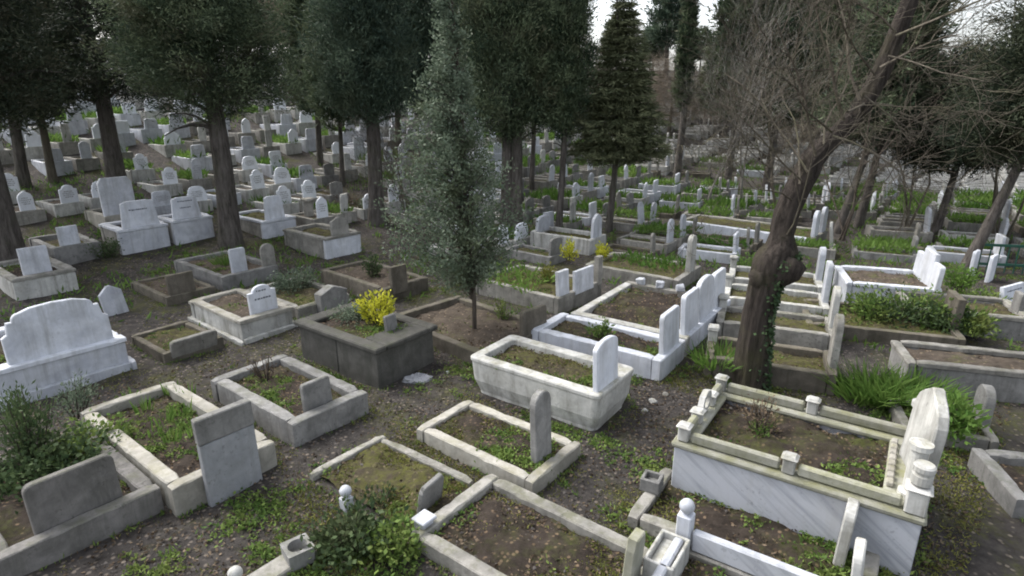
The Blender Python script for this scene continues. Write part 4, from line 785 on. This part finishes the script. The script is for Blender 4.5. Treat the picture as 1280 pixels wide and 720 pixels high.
# ------------------------------------------------------------------ farther graves: row on row, each a thing of its own
ROWS = []
def gmesh(x0, x1, y0, y1, z0, z1): return MB().box(x0, x1, y0, y1, z0, z1, .015, .008).mesh('kerb')
VAR = []
for i, (L_, W_, z_, km, hm, sh, hw_, hh, cop) in enumerate((
    (1.7, .85, .22, 'stained_marble', 'bright_marble', 'shoulder', .50, .62, 1), (1.75, .85, .26, 'limestone', 'white_marble', 'round', .38, .75, 0), (1.7, .85, .26, 'white_marble', 'bright_marble', 'corner', .56, .52, 1), (1.7, .88, .20, 'grey_stone', 'grey_stone', 'lowround', .50, .50, 0),
    (1.7, .85, .24, 'limestone', 'stained_marble', 'clip', .32, .70, 0), (1.75, .9, .30, 'white_marble', 'white_marble', 'trap', .62, .50, 1), (1.7, .85, .16, 'brown_stone', 'limestone', 'round', .30, .66, 0), (1.7, .88, .22, 'stained_marble', 'bright_marble', 'wide', .66, .54, 1), (1.7, .85, .26, 'limestone', 'bright_marble', 'ogee', .42, .70, 0))):
    k = .13; l, w2 = L_/2, W_/2
    VAR.append(dict(L=L_, W=W_, z=z_, side=MB().box(-l+k, l-k, -k/2, k/2, -.7, z_, .012, .006).mesh('side_kerb'), foot=MB().box(-k/2, k/2, -w2, w2, -.7, z_, .012, .006).mesh('foot_kerb'), hk=MB().box(-k/2, k/2, -w2, w2, -.7, z_+.02, .012, .006).mesh('head_kerb'),
                    hs=MB().plate([(p[0], p[1]-.05) for p in outline(sh, hw_, hh+.05)], .08).mesh('headstone'), bed=bed_mesh(L_-.2, W_-.2, .06, i, 8, 5), hw=hw_, hh=hh, ins=inscription(hw_, hh, .08, (.5, .66, .6, .45), .35, i), km=km, hm=hm, sh=sh))
SHN = dict(shoulder='shouldered', round='round-topped', corner='square', lowround='low rounded', clip='clipped', trap='tapered', wide='broad wavy-topped', ogee='pointed-arch')
MN = dict(bright_marble='bright white', white_marble='white', stained_marble='weathered pale', limestone='mossy grey', grey_stone='dull grey', brown_stone='brown')
def overlap(x, y, a, L, W):
    pts = np.array([(u, v) for u in np.linspace(-L/2, L/2, 5) for v in np.linspace(-W/2, W/2, 3)]); ca, sa = math.cos(a), math.sin(a)
    wx = x+pts[:, 0]*ca-pts[:, 1]*sa; wy = y+pts[:, 0]*sa+pts[:, 1]*ca
    for (cx, cy, b, l, w3, kk, bz) in OCC:
        if (cx-x)**2+(cy-y)**2 > 16: continue
        dx, dy = wx-cx, wy-cy; u = dx*math.cos(b)+dy*math.sin(b); v = -dx*math.sin(b)+dy*math.cos(b)
        if np.any((abs(u) < l/2+.01) & (abs(v) < w3/2+.01)): return True
    for (tx, ty, tr_) in TREES:
        dx, dy = tx-x, ty-y; u = dx*ca+dy*sa; v = -dx*sa+dy*ca
        if abs(u) < L/2+tr_ and abs(v) < W/2+tr_: return True
    return False
GREEN = []     # plots with lush planting
cand = []
for ia in range(-45, 66):
    for ib in range(-24, 66):
        a_ = math.radians(-38); A_ = np.array([math.cos(a_), math.sin(a_)]); B_ = np.array([-math.sin(a_), math.cos(a_)])
        p = A_*(ia*1.80)+B_*(ib*.96)+np.array([random.uniform(-.07, .07), random.uniform(-.04, .04)])
        if p[1] < 8.5 or math.hypot(*p) > 45: continue
        az = math.degrees(math.atan2(p[0], p[1]))
        if abs(az) > 43: continue
        dz = float(hill(*p))-CAMH; dep = p[1]*math.cos(PITCH)-dz*math.sin(PITCH); sy = 360-F*(p[1]*math.sin(PITCH)+dz*math.cos(PITCH))/dep; sx_ = 640+F*p[0]/dep
        if sy > (290 if sx_ < 560 else 330 if sx_ < 690 else 338 if sx_ < 880 else 325 if sx_ < 1000 else 330): continue
        cand.append((math.hypot(*p), p, az))
cand.sort(key=lambda t: t[0]); nfar = 0; REST = []; FARG = []
for dist, p, az in cand:
    left = p[0] < 1.0-.12*(p[1]-10)
    if random.random() < (.04 if left else .10): continue
    t_ = min(1, max(0, (p[0]-3)/5)); ang = math.radians(-38+16*t_+random.gauss(0, 2.2))
    vi = random.choice([0, 0, 0, 1, 2, 2, 2, 3, 5, 5, 7, 7, 8, 4]) if left else random.choice([1, 1, 3, 4, 4, 6, 6, 8, 3, 2, 0])
    V = VAR[vi]
    sg = random.uniform(.84, .95)
    if overlap(p[0], p[1], ang, V['L']*sg, V['W']*sg): continue
    g0 = float(hill(*p))
    if nfar >= 255: REST.append((p, ang, vi, sg)); OCC.append((p[0], p[1], ang, V['L']*sg, V['W']*sg, .13, g0+V['z']-.09)); continue
    nfar += 1
    nl_ = min(LAND, key=lambda q_: (q_[0]-p[0])**2+(q_[1]-p[1])**2); dx, dy = p[0]-nl_[0], p[1]-nl_[1]
    rel = ('behind' if dy > 0 else 'in front of') if abs(dy) > abs(dx) else ('right of' if dx > 0 else 'left of'); far = 'further' if math.hypot(dx, dy) > 6 else 'close'
    grn = random.random() < (.28 if left else .62)
    lab = f"{MN[V['hm']]} {SHN[V['sh']]} headstone, {MN[V['km']]} {'leafy' if grn else 'bare'} plot, {far} {rel} {nl_[2]}".replace('further in front of', 'well before').replace('close in front of', 'close before')
    r_ = empty('grave', (p[0], p[1], g0), ang); r_.scale = (sg, sg, sg*random.uniform(.9, 1.12)); tag(r_, lab, 'grave', 'graves in the farther rows'); FARG.append((dist, r_)); k = .13; l, w2 = V['L']/2, V['W']/2
    link('side_kerb', V['side'], r_, M[V['km']], (0, -w2+k/2, random.uniform(-.02, .02)), (random.gauss(0, .01), 0, random.gauss(0, .006))); link('side_kerb', V['side'], r_, M[V['km']], (0, w2-k/2, random.uniform(-.02, .02)), (random.gauss(0, .01), 0, random.gauss(0, .006)))
    link('foot_kerb', V['foot'], r_, M[V['km']], (-l+k/2, 0, random.uniform(-.02, .02))); link('head_kerb', V['hk'], r_, M[V['km']], (l-k/2, 0, 0))
    link('soil_bed', V['bed'], r_, M[('bed_soil', 'bed_moss', 'bed_bare')[nfar % 3]], (0, 0, V['z']-.09))
    ho = link('headstone', V['hs'], r_, M[V['hm']], (l-.10, random.uniform(-.08, .08), V['z']), (random.gauss(0, .02), random.gauss(-.04, .05), random.gauss(0, .05)))
    if left and V['hm'] == 'bright_marble': ho.material_slots[0].link = 'OBJECT'; ho.material_slots[0].material = M['brightened_marble']
    if left and dist < 26 and V['hm'] in ('bright_marble', 'white_marble'): link('inscription', V['ins'], [q_ for q_ in r_.children if q_.name.startswith('headstone')][0], M['carved_faint'])['kind'] = 'stuff'
    OCC.append((p[0], p[1], ang, V['L']*sg, V['W']*sg, k, g0+V['z']-.09))
    if grn: GREEN.append((p, ang, V['L'], V['W'], g0+V['z']-.07))
ORD = {2: ('nearer one', 'farther one'), 3: ('nearest one', 'middle one', 'farthest one'), 4: ('nearest one', 'second nearest', 'third nearest', 'farthest one'), 5: ('nearest one', 'second nearest', 'third nearest', 'fourth nearest', 'farthest one'), 6: ('nearest one', 'second nearest', 'third nearest', 'fourth nearest', 'fifth nearest', 'farthest one'), 7: ('nearest one', 'second nearest', 'third nearest', 'fourth nearest', 'fifth nearest', 'sixth nearest', 'farthest one')}
same = {}
for dist, r_ in sorted(FARG, key=lambda t: t[0]): same.setdefault(r_['label'], []).append(r_)
for lb, os_ in same.items():
    if len(os_) in ORD:
        for o_, wd_ in zip(os_, ORD[len(os_)]): o_['label'] = lb+', '+wd_
for dist, r_ in FARG:
    lb = r_['label']
    for a_, b_ in ((' plot,', ','), (' one', ''), ('further ', ''), ('low rounded', 'low')):
        if len(lb.replace(',', ' ').split()) > 16: lb = lb.replace(a_, b_)
    r_['label'] = lb
# the remaining distant graves, beyond those built one by one
mb = MB()
for p, ang, vi, sg in REST:
    V = VAR[vi]; l, w2 = V['L']/2, V['W']/2; g0 = float(hill(*p)); ca, sa = math.cos(ang), math.sin(ang); q = MB()
    q.box(-l, l, -w2, -w2+.13, -.6, V['z'], .012); q.box(-l, l, w2-.13, w2, -.6, V['z'], .012); q.box(-l, -l+.13, -w2+.132, w2-.132, -.6, V['z'], .012); q.box(l-.13, l, -w2+.132, w2-.132, -.6, V['z'], .012)
    h_ = MB().plate([(y_, z_+V['z']-.03) for y_, z_ in outline(V['sh'], V['hw'], V['hh'])], .08); q.add([(x_+l-.08, y_, z_) for x_, y_, z_ in h_.v], h_.f)
    mb.add([(p[0]+(x_*ca-y_*sa)*sg, p[1]+(x_*sa+y_*ca)*sg, g0+z_*sg) for x_, y_, z_ in q.v], q.f)
if REST: tag(mb.build('distant_graves', M['stained_marble']), 'crowd of small pale graves far back between the trees', 'graves', None, 'stuff')
print('far graves', nfar, 'rest', len(REST), 'nearest of rest', min([math.hypot(*r[0]) for r in REST] or [0]))
# ------------------------------------------------------------------ plants, each its own
def bush(label, px, py, z, r, h, n, ll, lw, mt, name='shrub', up=.5, stems=9, stem_m='dark_twig', group=None, cat='shrub', xy=None, clump=None, hollow=.2):
    xy = P(px, py, z) if xy is None else xy; g0 = float(hill(*xy))+z; o = empty(name, (xy[0], xy[1], g0)); tag(o, label, cat, group)
    T = Tubes(); Lv = Leaves(); tips = []
    for i in range(stems):
        a_ = random.uniform(0, 2*PI); rr = r*math.sqrt(random.random())*.95; e = np.array([rr*math.cos(a_), rr*math.sin(a_), h*random.uniform(.55, 1.0)*(1-.45*(rr/r)**2)]); s = np.linspace(0, 1, 4)[:, None]
        b0 = np.array([e[0]*.25, e[1]*.25, -.03]); T.tube(b0+(e-b0)*s, np.linspace(.010, .003, 4)*(1+r), 3); tips.append((b0, e))
    per = max(4, n//stems)
    for b0, e in tips:
        t_ = hollow+(1-hollow)*RNG.random(per)**.7; c = b0+(e-b0)*t_[:, None]+RNG.normal(size=(per, 3))*(clump or r*.20); c[:, 2] = np.maximum(c[:, 2], .01)
        dd = unit(c*np.array([1, 1, .2]))*.6+np.array([0, 0, up])+.6*RNG.normal(size=(per, 3)); Lv.add(c, dd, ll*(.6+.7*RNG.random(per)), lw*(.6+.7*RNG.random(per)), np.clip(random.gauss(.5, .18)+.2*RNG.normal(size=per), 0, 1))
    link('stems', T.mesh('stems'), o, M[stem_m]); link('foliage', Lv.mesh('foliage'), o, M[mt]); return o
def blades(label, px, py, z, r, h, n, mt='grass_leaf', wd=.018, name='grass_clump', group=None, cat='grass', splay=.35, xy=None):
    xy = P(px, py, z) if xy is None else xy; V = []; Q = []; tint = []; k = 0
    for i in range(n):
        a_ = random.uniform(0, 2*PI); rr = r*math.sqrt(random.random()); b0 = np.array([rr*math.cos(a_), rr*math.sin(a_), -.02]); d_ = np.array([math.cos(a_)*splay*random.uniform(.2, 1.6), math.sin(a_)*splay*random.uniform(.2, 1.6), 1.0])
        hh = h*random.uniform(.55, 1.1); side = np.array([-math.sin(a_+1), math.cos(a_+1), 0])*wd*.5; ti = random.random()
        for s in (0, .5, 1.0):
            c = b0+d_*hh*s-np.array([0, 0, .35*hh*s*s*np.linalg.norm(d_[:2])])+np.array([d_[0], d_[1], 0])*.3*hh*s*s; ww = (1.0, .9, .12)[int(s*2)]
            V += [c-side*ww, c+side*ww]; tint += [ti, ti]
        Q += [[k, k+1, k+3, k+2], [k+2, k+3, k+5, k+4]]; k += 6
    o = link(name, mesh_np(name, V, Q, False, tint), None, M[mt], (xy[0], xy[1], float(hill(*xy))+z)); return tag(o, label, cat, group)
c, a, L, W = DARK
def loc2(c, a, u, v): return np.array([c[0]+u*math.cos(a)-v*math.sin(a), c[1]+u*math.sin(a)+v*math.cos(a)])
bush('bright yellow-green spotted bush growing on the dark block tomb', 0, 0, .58, .34, .62, 1000, .07, .036, 'yellow_leaf', 'yellow_bush', .8, 17, 'dark_twig', xy=loc2(c, a, .18, .10), clump=.042)
bush('low dusty green herb on the dark block tomb beside the yellow bush', 0, 0, .58, .36, .22, 900, .06, .02, 'grey_leaf', 'herb', .4, 16, xy=loc2(c, a, -.35, .02))
for i, (px, py, dsc) in enumerate(((213, 492, 'at the far end of the two-tone slab plot'), (180, 515, 'in the left middle of the two-tone slab plot'), (205, 530, 'in the centre of the two-tone slab plot'), (228, 520, 'along the far kerb of the two-tone slab plot'), (190, 545, 'along the near kerb of the two-tone slab plot'), (216, 556, 'nearest the slab in its plot'), (245, 545, 'right against the two-tone slab'), (165, 503, 'by the foot corner of the two-tone slab plot'), (236, 498, 'by the far foot corner under the pale kerb'))):
    blades('upright green bulb shoots '+dsc, px, py, .17, .10, .24, 16, 'grass_leaf', .022, 'bulb_shoots', 'bulb shoots in the two-tone slab plot', 'plant', .18)
bush('rounded grey-green bush filling the plot before the grey box tomb', 371, 362, .15, .46, .42, 1500, .07, .03, 'grey_leaf', 'shrub', .4, 22)
blades('bright green spiky clump under the thick straight trunk', 283, 330, .24, .26, .42, 110, 'grass_leaf', .02, 'spiky_clump', None, 'plant', .5)
bush('dark leafy weed clump at the front before the ball post', 440, 688, 0, .40, .30, 1500, .06, .04, 'dark_leaf', 'weed_clump', .4, 22, 'twig_bark', cat='plant', clump=.09)
bush('brighter green sprawling weed beside the dark front clump', 492, 690, 0, .30, .30, 650, .06, .04, 'weed_leaf', 'weed_clump', .5, 12, 'twig_bark', cat='plant', clump=.08)
bush('small green seedling group behind the ball post', 478, 632, 0, .16, .22, 220, .05, .02, 'dark_leaf', 'weed_clump', .8, 8, cat='plant')
bush('tall dark feathery shrub in the dark plot at left', 42, 575, .14, .40, 1.0, 1700, .07, .018, 'dark_leaf', 'feathery_shrub', 1.0, 16, clump=.06, hollow=.15)
bush('thin grey-green upright shrub behind the feathery one', 95, 520, .12, .30, .62, 700, .06, .016, 'grey_leaf', 'feathery_shrub', 1.0, 9, clump=.05)
bush('low ivy-like green mat in the dark plot at left', 60, 595, .12, .62, .24, 2600, .06, .045, 'dark_leaf', 'ground_cover_plant', .5, 30, cat='plant')
bush('glossy green creeping plant along the far kerb of the dark plot', 118, 560, .12, .40, .22, 1100, .06, .045, 'weed_leaf', 'ground_cover_plant', .5, 24, cat='plant')
bush('withered brown twiggy shrub in the grey concrete kerb', 333, 476, .22, .22, .42, 160, .05, .016, 'dead_leaf', 'withered_shrub', .8, 18)
bush('dark green upright shrub in the mossy brown plot', 466, 346, .26, .20, .52, 500, .06, .03, 'dark_leaf', 'shrub', .6, 12)
bush('sparse green seedling beside the young tree', 630, 398, .12, .22, .36, 240, .06, .03, 'weed_leaf', 'seedling_shrub', .5, 9)
bush('leafy green sprig in the white single-stone plot', 749, 424, .22, .20, .36, 320, .07, .032, 'weed_leaf', 'seedling_shrub', .6, 9)
bush('yellow leafy bush left of the pale post stone', 711, 326, .2, .20, .55, 420, .07, .035, 'yellow_leaf', 'yellow_bush', .8, 9, group='yellow bushes behind the twin headstones')
bush('yellow leafy bush right of the pale post stone', 755, 326, .2, .20, .50, 420, .07, .035, 'yellow_leaf', 'yellow_bush', .8, 9, group='yellow bushes behind the twin headstones')
bush('yellow-green bush at the head of the leafy ground cover plot', 687, 352, .28, .22, .40, 420, .06, .035, 'moss_leaf', 'yellow_bush', .7, 10)
for i, (px, py, r_, h_, mt, dsc) in enumerate(((1085, 398, .55, .45, 'weed_leaf', 'at the foot end'), (1118, 402, .55, .42, 'dark_leaf', 'left of centre'), (1150, 404, .55, .46, 'weed_leaf', 'in the middle'), (1180, 410, .5, .38, 'dark_leaf', 'right of centre'), (1206, 414, .42, .34, 'weed_leaf', 'against the brown slab'))):
    bush('leafy green perennial '+dsc+' of the smothered plot before the white box', px, py, .15, r_, h_, 1100, .09, .04, mt, 'perennial', .6, 26, group='perennials in the smothered plot', cat='plant')
for i, (px, py, r_, h_, dsc) in enumerate(((1082, 492, .42, .42, 'nearest the far rail of the ornate tomb'), (1118, 498, .42, .46, 'in the middle of the clump behind the ornate tomb'), (1150, 506, .36, .40, 'touching the arched headstone'))):
    blades('strappy bright green leaf clump '+dsc, px, py, .05, r_, h_, 230, 'grass_leaf', .035, 'strappy_plant', 'strappy plants behind the ornate tomb', 'plant', .6)
bush('lush leafy plant spilling right of the arched headstone', 1186, 545, .05, .36, .46, 900, .10, .04, 'grass_leaf', 'perennial', .6, 24, cat='plant')
c, a, L, W = MON
bush('withered rose with few reddish leaves in the ornate marble tomb', 0, 0, .54, .26, .40, 260, .05, .02, 'dead_leaf', 'withered_shrub', .8, 16, xy=loc2(c, a, -.42, .10)); bush('small green shoots at the foot of the withered rose', 0, 0, .54, .15, .16, 160, .05, .02, 'weed_leaf', 'seedling_shrub', .8, 8, xy=loc2(c, a, -.38, .02), cat='plant')
blades('soft green tuft on the kerb left of the ivy-clad trunk', 897, 452, .22, .34, .30, 160, 'grass_leaf', .03, 'grass_clump', None, 'plant', .6)
bush('yellow-green leafy tuft beside the fork of the leaning trunk', 938, 338, .1, .40, .40, 700, .08, .03, 'grass_leaf', 'perennial', .7, 18, cat='plant')
bush('glossy green shrub at the corner of the large white box', 1192, 366, .0, .34, .75, 800, .08, .04, 'grass_leaf', 'shrub', .5, 14)
bush('green creeping plant before the tilted lettered headstone', 1225, 385, .05, .45, .30, 700, .08, .04, 'weed_leaf', 'perennial', .5, 18, cat='plant')
bush('dark round shrub between the white box grave and the beige kerb', 132, 322, 0, .36, .55, 800, .06, .035, 'dark_leaf', 'shrub', .4, 14)
bush('brown dry brush at the foot of the tall cypress', 440, 262, 0, .6, .5, 700, .09, .02, 'dead_leaf', 'withered_shrub', .6, 26)
bush('dry twiggy brush between the capped pillar and the tall cypress', 415, 252, 0, .5, .45, 500, .09, .02, 'dead_leaf', 'withered_shrub', .6, 22)
bush('dark bush beside the broken pale headstone', 462, 268, 0, .5, .75, 900, .07, .035, 'dark_leaf', 'shrub', .4, 14)
# ------------------------------------------------------------------ uncountable ground cover
def inside(x, y):
    """-1 open ground, 0 on stone, 1 in a bed; and the bed height"""
    st = np.full(len(x), -1); z = gz(x, y)
    for (cx, cy, b, l, w3, kk, bz) in OCC:
        dx, dy = x-cx, y-cy; u = abs(dx*math.cos(b)+dy*math.sin(b)); v = abs(-dx*math.sin(b)+dy*math.cos(b))
        ins = (u < l/2+.02) & (v < w3/2+.02); bed = (u < l/2-kk-.02) & (v < w3/2-kk-.02)
        st[ins] = 0; st[bed] = 1; z[bed] = bz+.01
    return st, z
def pts_in_view(n, dmin, dmax, power=1.0, amax=43):
    d = dmin+(dmax-dmin)*RNG.random(n)**power; az = np.radians(RNG.uniform(-amax, amax, n)); return d*np.sin(az), d*np.cos(az)
def patch(x, y, s, ph): return np.sin(x*s+ph)*np.sin(y*s*1.1-ph*2)+.6*np.sin(x*s*2.3-y*s*1.7+ph*3)+.4*np.sin(x*s*4.1+y*s*3.3)
# dead leaves
def pts2(near, far_, dn, df): 
    a1 = pts_in_view(near, 3.0, dn, .8); a2 = pts_in_view(far_, dn, df, .8); return np.concatenate([a1[0], a2[0]]), np.concatenate([a1[1], a2[1]])
x, y = pts2(26000, 14000, 10, 24); st, z = inside(x, y); k = (st > 0) | ((st < 0) & (patch(x, y, .8, 4.0)+RNG.normal(size=len(x)) > -.3)); x, y, z = x[k], y[k], z[k]; n_ = len(x)
dl = Leaves(); dd = RNG.normal(size=(n_, 3))*np.array([1, 1, .35]); dl.add(np.stack([x, y, z+.014], 1), dd, .042*(.4+RNG.random(n_)), .026*(.4+RNG.random(n_)), RNG.random(n_)**1.5)
tag(link('fallen_leaves', dl.mesh('fallen_leaves'), None, M['dead_leaf']), 'brown fallen leaves and twigs scattered over soil and beds', 'leaf litter', None, 'stuff')
# grit and clods
x, y = pts2(15000, 3000, 9, 14); st, z = inside(x, y); k = st != 0; x, y, z = x[k], y[k], z[k]; n_ = len(x); c = np.stack([x, y, z+.004], 1); r_ = (.006+.020*RNG.random(n_)**3)[:, None]
off = np.array([[1, 0, 0], [-.5, .87, 0], [-.5, -.87, 0], [0, 0, .9]])[None]*(.6+.8*RNG.random((n_, 4, 1))); V_ = (c[:, None]+off*r_[:, None]).reshape(-1, 3); b4 = np.arange(n_)[:, None]*4
tag(link('grit', mesh_np('grit', V_, np.concatenate([b4+np.array([[0, 1, 3]]), b4+np.array([[1, 2, 3]]), b4+np.array([[2, 0, 3]])]), False, np.repeat(RNG.random(n_), 4)), None, M['grit_stone']), 'small clods and grit lying on the soil', 'grit', None, 'stuff')
# low weeds
x, y = pts2(13000, 8000, 9, 20); st, z = inside(x, y); pt = patch(x, y, 1.3, .7)+.6*patch(x, y, 3.7, 2.0); k = (st != 0) & (pt+.35*RNG.normal(size=len(x))+.15*(st > 0) > .88); x, y, z = x[k], y[k], z[k]
wl = Leaves(); per = 16; n_ = len(x); rad = .025+.085*RNG.random(n_)**2.5; bx = np.repeat(np.stack([x, y, z], 1), per, 0)+RNG.normal(size=(n_*per, 3))*np.repeat(rad, per)[:, None]*np.array([1, 1, .3]); bx[:, 2] = np.maximum(bx[:, 2], np.repeat(z, per))+.012
wl.add(bx, RNG.normal(size=(n_*per, 3))*np.array([1, 1, .3])+np.array([0, 0, .6]), .042*(.5+RNG.random(n_*per)), .022*(.5+RNG.random(n_*per)), np.clip(np.repeat(RNG.random(n_), per)+.15*RNG.normal(size=n_*per), 0, 1))
tag(link('ground_weeds', wl.mesh('ground_weeds'), None, M['weed_leaf']), 'low green weeds sprouting on open soil and plots', 'weeds', None, 'stuff')
print('weeds', n_)
# moss and dry grass cushions
x, y = pts2(60000, 24000, 9, 18); st, z = inside(x, y); pt = patch(x, y, .9, 2.1)+.5*patch(x, y, 2.3, 5.0); k = (st != 0) & (pt+.4*RNG.normal(size=len(x)) > .5); x, y, z = x[k], y[k], z[k]; n_ = len(x)
ml = Leaves(); per = 3; b_ = np.repeat(np.stack([x, y, z], 1), per, 0)+RNG.normal(size=(n_*per, 3))*.03*np.array([1, 1, .1]); tt = np.clip(.45+.3*patch(x, y, 3.1, 1.0)+.2*RNG.normal(size=n_), 0, 1)
ml.add(b_, RNG.normal(size=(n_*per, 3))*np.array([.8, .8, .3])+np.array([0, 0, .6]), .034*(.5+RNG.random(n_*per)), .012, np.repeat(tt, per))
tag(link('moss_and_grass', ml.mesh('moss_and_grass'), None, M['moss_leaf']), 'yellow-green moss and short grass patches on the soil', 'moss', None, 'stuff')
# tufts along the feet of the kerbs
kl = Leaves()
for (cx, cy, b, l, w3, kk, bz) in OCC:
    if math.hypot(cx, cy) > 15: continue
    n_ = int(90*(l+w3)); e_ = RNG.random(n_)*2*(l+w3); o_ = np.abs(RNG.normal(size=n_))*.035+.01; u = np.where(e_ < l, e_-l/2, np.where(e_ < 2*l, e_-l-l/2, np.where(e_ < 2*l+w3, l/2+o_, -l/2-o_))); v = np.where(e_ < l, -w3/2-o_, np.where(e_ < 2*l, w3/2+o_, np.where(e_ < 2*l+w3, e_-2*l-w3/2, e_-2*l-w3-w3/2)))
    x = cx+u*math.cos(b)-v*math.sin(b); y = cy+u*math.sin(b)+v*math.cos(b); st, z = inside(x, y); k = (st < 0) & (patch(x, y, 2.1, cx)+.6*RNG.normal(size=n_) > .1); m_ = int(k.sum()); per = 4
    if m_ == 0: continue
    kl.add(np.repeat(np.stack([x, y, z], 1)[k], per, 0)+RNG.normal(size=(m_*per, 3))*np.array([.02, .02, .006]), RNG.normal(size=(m_*per, 3))*np.array([.7, .7, .3])+np.array([0, 0, .9]), .055*(.4+RNG.random(m_*per)), .014*(.5+RNG.random(m_*per)), np.clip(np.repeat(RNG.random(m_), per), 0, 1))
tag(link('kerbside_growth', kl.mesh('kerbside_growth'), None, M['weed_leaf']), 'thin grass and weeds growing along the feet of the kerbs', 'weeds', None, 'stuff')
# lush planting in farther plots
gl = Leaves()
EXTRA = [(P(640, 352, .28), math.radians(-40), 2.0, 1.3, .27), (P(815, 332, .2), math.radians(-36), 2.0, 1.2, .23)]
for p, a_, l_, w3, z_ in EXTRA+GREEN:
    n_ = int(330 if p[1] < 20 else 200); u = RNG.uniform(-.5, .5, n_)*(l_-.25); v = RNG.uniform(-.5, .5, n_)*(w3-.2); hgt = random.uniform(.12, .34)
    b_ = np.stack([p[0]+u*math.cos(a_)-v*math.sin(a_), p[1]+u*math.sin(a_)+v*math.cos(a_), z_+RNG.random(n_)*hgt*.6], 1); s_ = 1.0 if p[1] < 20 else 1.4
    gl.add(b_, RNG.normal(size=(n_, 3))*.6+np.array([0, 0, 1.0]), .17*s_*(.5+RNG.random(n_)), .045*s_*(.5+RNG.random(n_)), np.clip(random.gauss(.45, .25)+.2*RNG.normal(size=n_), 0, 1))
# and grass between the farther rows
x, y = pts_in_view(16000, 11, 40, .8); st, z = inside(x, y); k = (st < 0) & (patch(x, y, .5, 1.2)+.5*RNG.normal(size=len(x)) > .25); n_ = k.sum()
gl.add(np.repeat(np.stack([x[k], y[k], z[k]], 1), 4, 0)+RNG.normal(size=(n_*4, 3))*np.array([.1, .1, .0]), RNG.normal(size=(n_*4, 3))*.6+np.array([0, 0, 1.0]), .16*(.5+RNG.random(n_*4)), .04, np.clip(np.repeat(RNG.random(n_), 4), 0, 1))
tag(link('plot_greenery', gl.mesh('plot_greenery'), None, M['grass_leaf']), 'green grass and herbs overgrowing the farther plots', 'greenery', None, 'stuff')
for r_ in REPORT: print(r_)

print('tris', sum(sum(len(p.vertices)-2 for p in me.polygons) for me in bpy.data.meshes if len(me.polygons) < 400) + sum(2*len(me.polygons) for me in bpy.data.meshes if len(me.polygons) >= 400))
